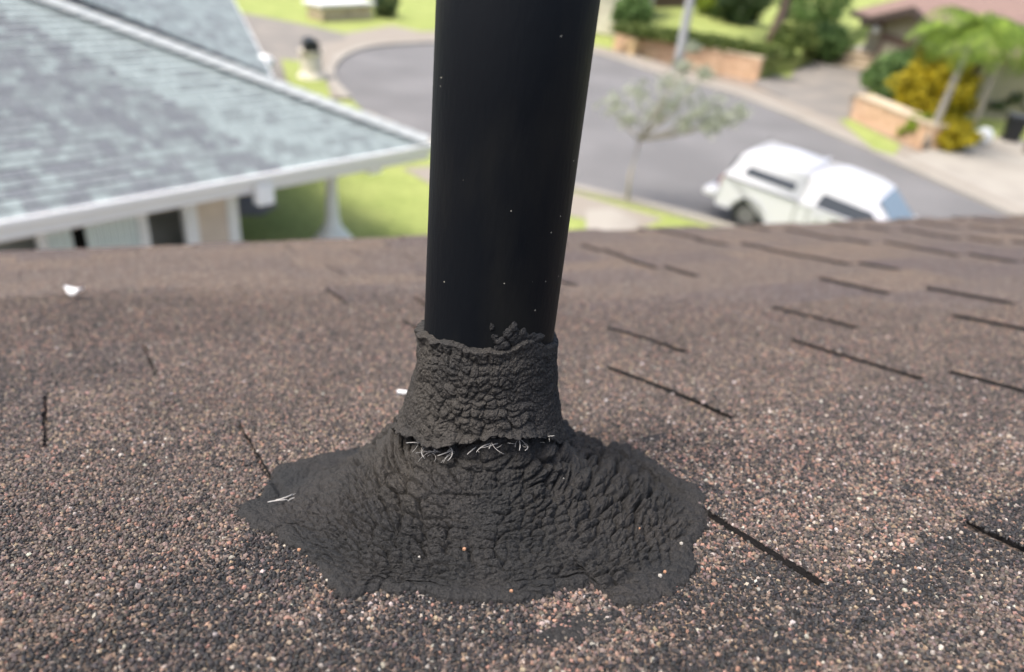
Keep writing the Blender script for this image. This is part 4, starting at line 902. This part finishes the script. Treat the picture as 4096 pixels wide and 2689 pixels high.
PH = phi[None, :]
sgn = np.sin(PH); cosp = np.cos(PH); fw_ = np.clip(cosp, 0, 1)**.8      # 1 at front, 0 at sides/back
# the upper collar
NV = 150; t = np.linspace(0, 1, NV)[:, None]
r_f = np.interp(t, np.linspace(0, 1, 5), [p[0] for p in fl]); z_f = np.interp(t, np.linspace(0, 1, 5), [p[1] for p in fl])
sidp = [(.0322, .090), (.0335, .072), (.0360, .056), (.0395, .042), (.0440, .030)]
r_s = np.interp(t, np.linspace(0, 1, 5), [p[0] for p in sidp]); z_s = np.interp(t, np.linspace(0, 1, 5), [p[1] for p in sidp])
rho = r_f*fw_+r_s*(1-fw_); z = z_f*fw_+z_s*(1-fw_)
gapw = np.clip((PH+1.35)/.3, 0, 1)*np.clip((.95-PH)/.35, 0, 1)
topw = .0022*fbm(PH*5, PH*0+2, 5, 4)+.004*np.exp(-((PH-.55)/.22)**2)+.0035*np.exp(-((PH+1.25)/.3)**2)*.3-.0012*np.exp(-((PH-.1)/.3)**2)
botw = .0036*fbm(PH*3.5, PH*0+7, 9, 4)+.0012*fbm(PH*9, PH*0+7, 19, 2)-.0030*np.exp(-((PH+.45)/.35)**2)+.0040*np.exp(-((PH-.45)/.35)**2)
z0_ = z.copy(); z = z+topw*(1-t)**2+botw*t**2
rgt = np.clip((PH-.1)/.6, 0, 1); lip = np.exp(-(t/(.06+.03*fbm(PH*8, PH*0, 66, 2)))**2)*(1-.85*rgt)*np.clip(.9+1.3*fbm(PH*7, PH*0+8, 67, 3), .1, 1.5); rho = rho+.0016*lip*(1+.5*fbm(PH*6, PH*0+3, 12, 2))-.0030*np.clip(1-t/.012, 0, 1)
rho = rho+(.0020+.0014*fbm(PH*12, PH*0, 68, 3))*np.exp(-((1-t)/.06)**2)*gapw
Ucoord = PH*.038+0*t; Vcoord = z0_+.0025*fbm(PH*6, t*2, 90, 2)
dsp = noisefield(Ucoord, Vcoord+.3, 3, 1.35)*np.clip(t*9, .5, 1)
rgt = np.clip((PH-.1)/.6, 0, 1); dsp = dsp*(1-.25*rgt)
rho = np.maximum(rho+dsp, PR+.0002)
rho[0] = PR+.0001
P = surf(rho, z, np.broadcast_to(PH, rho.shape)); P_in = surf(np.full((3, NU), PR+.003)+np.array([[.009], [.004], [.0]]), z[-1:]+np.array([[.0006], [.0012], [.003]]), np.broadcast_to(PH, (3, NU)))
P = np.concatenate([P, P_in], 0)
wea = np.clip(.55+.9*fbm(Ucoord*40, Vcoord*40, 44, 3)-.75*rgt, 0, 1)+.25*np.exp(-((t-.12)/.1)**2)*(1-rgt); wea = np.concatenate([np.clip(wea, 0, 1), np.zeros((3, NU))], 0)
grid_mesh('tar_collar', P, m_tar, boot, True, {'weather': wea})
zc = z[-1]                                  # crack line
# the lower skirt
R_s = outR(np.linspace(-PI, PI, 721)[:-1]); kn_ = np.exp(-(np.arange(-40, 41)/14.)**2); kn_ /= kn_.sum(); R_s = np.convolve(np.r_[R_s[-40:], R_s, R_s[:40]], kn_, 'valid'); aw_ = (azi+PI) % (2*PI)-PI
R_s = np.interp(aw_, np.linspace(-PI, PI, 721)[:-1], R_s, period=2*PI)[None, :]
R_j = outR(azi)[None, :]*(1+.014*fbm(PH*9, PH*0+1, 61, 4)+.022*fbm(PH*40, PH*0+4, 63, 4)); R_o = R_s
NV = 330; t = np.linspace(0, 1, NV)[:, None]; kk = [0, .05, .10, .25, .48, .74, .90, 1.0]
cz = zc[None, :]-(.0072+.0036*np.clip(fbm(PH*4, PH*0+3, 77, 3)*1.5, -.8, 1)+.0016*fbm(PH*14, PH*0+3, 78, 3))*gapw+.003*(1-gapw)
lr = [.0385, .0425]+[p[0] for p in ll[1:]]; lz = [p[1] for p in ll[:1]]*1+[ll[0][1]]+[p[1] for p in ll[1:]]
ff_ = np.array(lr+[1]); 
sx = np.sin(PH); wl_ = np.clip(.5-1.2*sx, 0, 1); wl_ = wl_*wl_*(3-2*wl_)
rz = [.036, .044, .049, .055, .062, .070, .085, .100, .112, .125]
zfr = [.0440, .0456, .0446, .0420, .0382, .0334, .0225, .0115, .0040, .001]
zri = [.0360, .0330, .0262, .0200, .0155, .0118, .0072, .0042, .0022, .001]
zle = [.0360, .0330, .0262, .0185, .0120, .0075, .0045, .0034, .0025, .001]
r0_ = .0375; rho = r0_+(R_s-r0_)*t**.92
z = np.interp(rho, rz, zfr)*fw_+(1-fw_)*(np.interp(rho, rz, zle)*wl_+np.interp(rho, rz, zri)*(1-wl_))
V0 = rho-z
z = z+(cz-z[0:1])*np.clip(1-t/.16, 0, 1)**1.5
e2 = np.clip((rho/R_s-.80)/.20, 0, 1)**2; z = z*(1-e2)+.0008*e2
rho = rho*(1+(R_j/R_s-1)*np.clip((rho/R_s-.6)/.4, 0, 1)**2)
gap_h = 0*rho
Ucoord = rho*np.sin(PH); Vcoord = rho*np.cos(PH)*.72-z*np.clip(np.cos(PH), 0, 1)
leftflat = np.clip((-PH-.75)/.5, 0, 1)*np.clip((rho-.06)/.02, 0, 1)
amp = (1-.66*leftflat)*np.clip(t*14, .3, 1)*(.42+.58*np.clip((1-t)*3.6, 0, 1))*(1+.35*np.clip((PH-.2)/.7, 0, 1))
kf = np.clip(.75+1.1*fbm(Ucoord*22, Vcoord*26, 83, 2)+.25*np.clip(PH, -1, 1), .3, 1.25); d = noisefield(Ucoord, Vcoord, 71, 2.0, kf)*amp
hol = -.0030*np.exp(-((PH+.12)**2/.03+(t-.215+.05*PH)**2/.00006))-.0022*np.exp(-((PH+.95)**2/.0025+(t-.33)**2/.0005))-.0025*np.exp(-((PH-.50)**2/.012+(t-.80+.25*(PH-.5))**2/.00022))-.002*np.exp(-((PH-.95)**2/.01+(t-.52+.3*(PH-.95))**2/.0002))
d = d+hol
floor = np.maximum(gap_h*0+.0015+.0045*np.clip((1-t)*12, 0, 1), 0)
Pn = surf(rho, z, np.broadcast_to(PH, rho.shape))
du = np.roll(Pn, -1, 1)-np.roll(Pn, 1, 1); dv2 = np.gradient(Pn, axis=0); nrm = np.cross(du, dv2); nrm /= np.linalg.norm(nrm, axis=2)[..., None]+1e-12
if nrm[NV//2, NU//2, 2] < 0: nrm = -nrm
P = Pn+nrm*d[..., None]
hb = base_h(P[..., 0], P[..., 1]); thk = .0018*np.clip((1-t)*25, 0, 1)+.0016+.0011*fbm(Ucoord*120, Vcoord*120, 91, 3)*np.clip((1-t)*14, .2, 1)
k4, tid_ = in_teeth(P[..., 0], P[..., 1], course(P[..., 1])); 
ks = k4.copy()
for _ in range(14): ks[1:-1] = (ks[:-2]+ks[1:-1]*2+ks[2:])/4; ks = (np.roll(ks, 1, 1)+ks*2+np.roll(ks, -1, 1))/4
P[..., 2] = np.maximum(P[..., 2], hb+ks+thk+d*.55)
P[-1, :, 2] = (hb+ks)[-1]-.0015
inn = surf(np.full((2, NU), .0315)+np.array([[0], [.003]]), cz+np.array([[-.006], [-.0030]]), np.broadcast_to(PH, (2, NU)))
P = np.concatenate([inn, P], 0)
wea = np.clip(.15+.9*fbm(Ucoord*25, Vcoord*25, 144, 3)+.55*np.exp(-((PH+.55)/.6)**2-(t/.35)**2)-.5*np.clip((PH-.3)/.5, 0, 1)-.5*np.clip((t-.5)/.3, 0, 1), 0, 1); wea = np.concatenate([np.zeros((2, NU)), wea], 0)
grid_mesh('tar_skirt', P, m_tar, boot, True, {'weather': wea})
# torn inner layer seen inside the crack
NVi = 60; ti = np.linspace(0, 1, NVi)[:, None]; zi = zc[None, :]+.004-.018*ti; ri = .0335+.0046*ti+.0028*fbm(PH*14, ti*7, 201, 4)+0*PH
grid_mesh('torn_inner_layer', surf(ri, zi, np.broadcast_to(PH, ri.shape)), mat('inner_tar', (.030, .025, .021), .9, bump=(900, .9, .002)), boot, True)
# glass fibres in the crack and at the left tip
m_fib = mat('glass_fibre', (.34, .33, .31), .4, spec=.5); rf_ = random.Random(17)
def fibre(p, d, L, rad=.00022, bend=1.0):
    p, d = Vector(p), Vector(d).normalized(); s = d.cross(Vector((0, 0, 1))).normalized()*rf_.uniform(-bend, bend)
    bm = bmesh.new(); tube(bm, [tuple(p+d*L*f+s*L*f*(1-f)) for f in (0, .2, .4, .6, .8, 1)], [rad, rad, rad, rad*.9, rad*.8, rad*.5], 5); obj('glass_fibre', bm, m_fib, boot, smooth=True)
for phv, n_ in ((-.72, 3), (-.62, 5), (-.50, 5), (-.36, 2), (-.28, 4), (-.05, 2), (.1, 3), (.22, 2), (.38, 4), (.5, 2), (.75, 3)):
    for i in range(n_):
        ph = phv+rf_.uniform(-.06, .06); j = int(np.argmin(abs(phi-ph))); base = surf(np.array([.0415]), np.array([float(cz[0, j])+rf_.uniform(-.0005, .0015)]), np.array([ph]))[0]
        dr = math.cos(ph)*fr_r+math.sin(ph)*sd_r; tg = -math.sin(ph)*fr_r+math.cos(ph)*sd_r
        d = dr*rf_.uniform(.3, 1)+tg*rf_.uniform(-1, .6)+np.array([0, 0, rf_.uniform(-.5, .35)]); fibre(base, d, rf_.uniform(.003, .009), .00012 if i else .00026)
for x, y, L in ((268, 505, .009), (276, 503, .008), (283, 501, .006), (288, 504, .004), (343, 504, .006), (372, 462, .006), (366, 503, .005)):
    p = roofpt(x, y, .007); p[2] = .0085; fibre(p, (rf_.uniform(-1, 1), rf_.uniform(-.5, 1), .1), L, .00035, .5)
# blobs and flakes of tar stuck on the pipe
def blob(ph, y_img, sz, parent=boot, out=0.):
    zz_ = solve_front(PR, y_img) if abs(ph) < 1.0 else .103-(y_img-300)*.0008
    c = surf(np.array([PR+out]), np.array([zz_]), np.array([ph]))[0]
    dr = math.cos(ph)*fr_h+math.sin(ph)*sd_h; bm = bmesh.new(); bmesh.ops.create_icosphere(bm, subdivisions=4, radius=1)
    X3 = Matrix([[sd_h[i]*math.cos(ph)-fr_h[i]*math.sin(ph), dr[i], ULn[i]] for i in range(3)]).to_4x4()
    for v in bm.verts:
        nz = 1+.30*math.sin(v.co.x*3.1+ph*9+y_img)*math.cos(v.co.z*2.7+y_img)+.10*math.sin(v.co.y*6+v.co.x*7)*math.sin(v.co.z*8)
        v.co = Vector((v.co.x*sz[0], v.co.y*sz[1], v.co.z*sz[2]))*nz
    bmesh.ops.transform(bm, matrix=Matrix.Translation(Vector(c))@X3, verts=bm.verts[:]); obj('tar_blob', bm, m_tar, parent, smooth=True)
blob(.28, 331, (.0030, .0018, .0036)); blob(.32, 337, (.0020, .0018, .0022)); blob(.0, 327, (.0010, .0007, .0018)); blob(.05, 336, (.0016, .0008, .0010)); blob(.18, 345, (.004, .0016, .003)); blob(.62, 345, (.0055, .0018, .0035))
blob(1.05, 332, (.0022, .0016, .0045)); blob(1.25, 322, (.0016, .0014, .0050)); blob(.45, 340, (.0040, .0016, .0040)); blob(.12, 340, (.0030, .0013, .0020))
# stray granules on the tar
m_g1 = mat('orange_granule', (.36, .20, .12), .8); m_g2 = mat('pale_granule', (.36, .34, .30), .8)
for x, y, s, m_ in ((463, 549, .0009, m_g1), (660, 575, .0010, m_g2), (665, 571, .0008, m_g1), (420, 556, .0006, m_g2), (512, 590, .0008, m_g1), (298, 550, .0009, m_g1), (565, 478, .0004, m_g2), (680, 545, .0009, m_g2), (640, 530, .0005, m_g1)):
    bm = bmesh.new(); bmesh.ops.create_icosphere(bm, subdivisions=1, radius=s); r = ray(x, y); best = None
    # nearest surface vertex along the view ray
    o3 = RMn@(CAMP-P0); r3 = RMn@r; V_ = P.reshape(-1, 3)-o3; tt_ = V_@r3/(r3@r3); dist = np.linalg.norm(V_-tt_[:, None]*r3, axis=1); cand = np.where(dist < .0007)[0]; vtx = P.reshape(-1, 3)[cand[np.argmin(tt_[cand])]] if len(cand) else roofpt(x, y, .006)
    bmesh.ops.translate(bm, vec=Vector(vtx)+Vector((0, 0, s*.4)), verts=bm.verts[:]); go2 = obj('stray_granule', bm, m_, boot)
# thin smears of tar beside the patch
for (cx, cy, rx, ry, s) in ((575, 628, .022, .0060, 3), (648, 449, .012, .008, 5)):
    c = roofpt(cx, cy); nu, nv = 140, 40; th2 = np.linspace(0, 2*PI, nu, endpoint=False)[None, :]; r2 = np.linspace(1, .02, nv)[:, None]
    k_ = 1+.5*fbm(np.cos(th2)*3+s, np.sin(th2)*3, s, 4)+0*r2; X_ = c[0]+rx*r2*k_*np.cos(th2); Y_ = c[1]+ry*r2*k_*np.sin(th2)
    hh_, _t = in_teeth(X_, Y_, course(Y_)); Z_ = base_h(X_, Y_)+hh_+.0004+.0006*np.sqrt(np.clip(1-r2, 0, 1))+.0005*fbm(X_*500, Y_*500, s, 3); Z_[0] -= .0012
    grid_mesh('tar_smear', np.stack([X_, Y_, Z_], -1), m_tar, boot, True)
# small pale paint chip on the left of the roof
c = roofpt(75, 301); cw_ = R2W((c[0], c[1], .012)); t = thing('paint_chip', 'small white chip lying on the brown shingles at the left', 'chip', tuple(cw_))
bm = bmesh.new(); V = [bm.verts.new((.010*math.cos(a)*(1+.2*math.sin(3*a)), .0065*math.sin(a), .003*math.cos(2*a))) for a in np.linspace(0, 2*PI, 12, endpoint=False)]
f = bm.faces.new(V); q_ = bmesh.ops.extrude_face_region(bm, geom=[f]); bmesh.ops.translate(bm, vec=(0, 0, .002), verts=[v for v in q_['geom'] if isinstance(v, bmesh.types.BMVert)]); o = obj('chip', bm, m_white, t); 
c = roofpt(403, 401); cw_ = R2W((c[0], c[1], .006)); t = thing('paint_chip', 'tiny white chip lying on the shingles just left of the tar boot', 'chip', tuple(cw_)); obj('chip', BX(-.004, .004, -.0015, .0015, 0, .0012), m_white, t)
print('objects', len(bpy.data.objects))
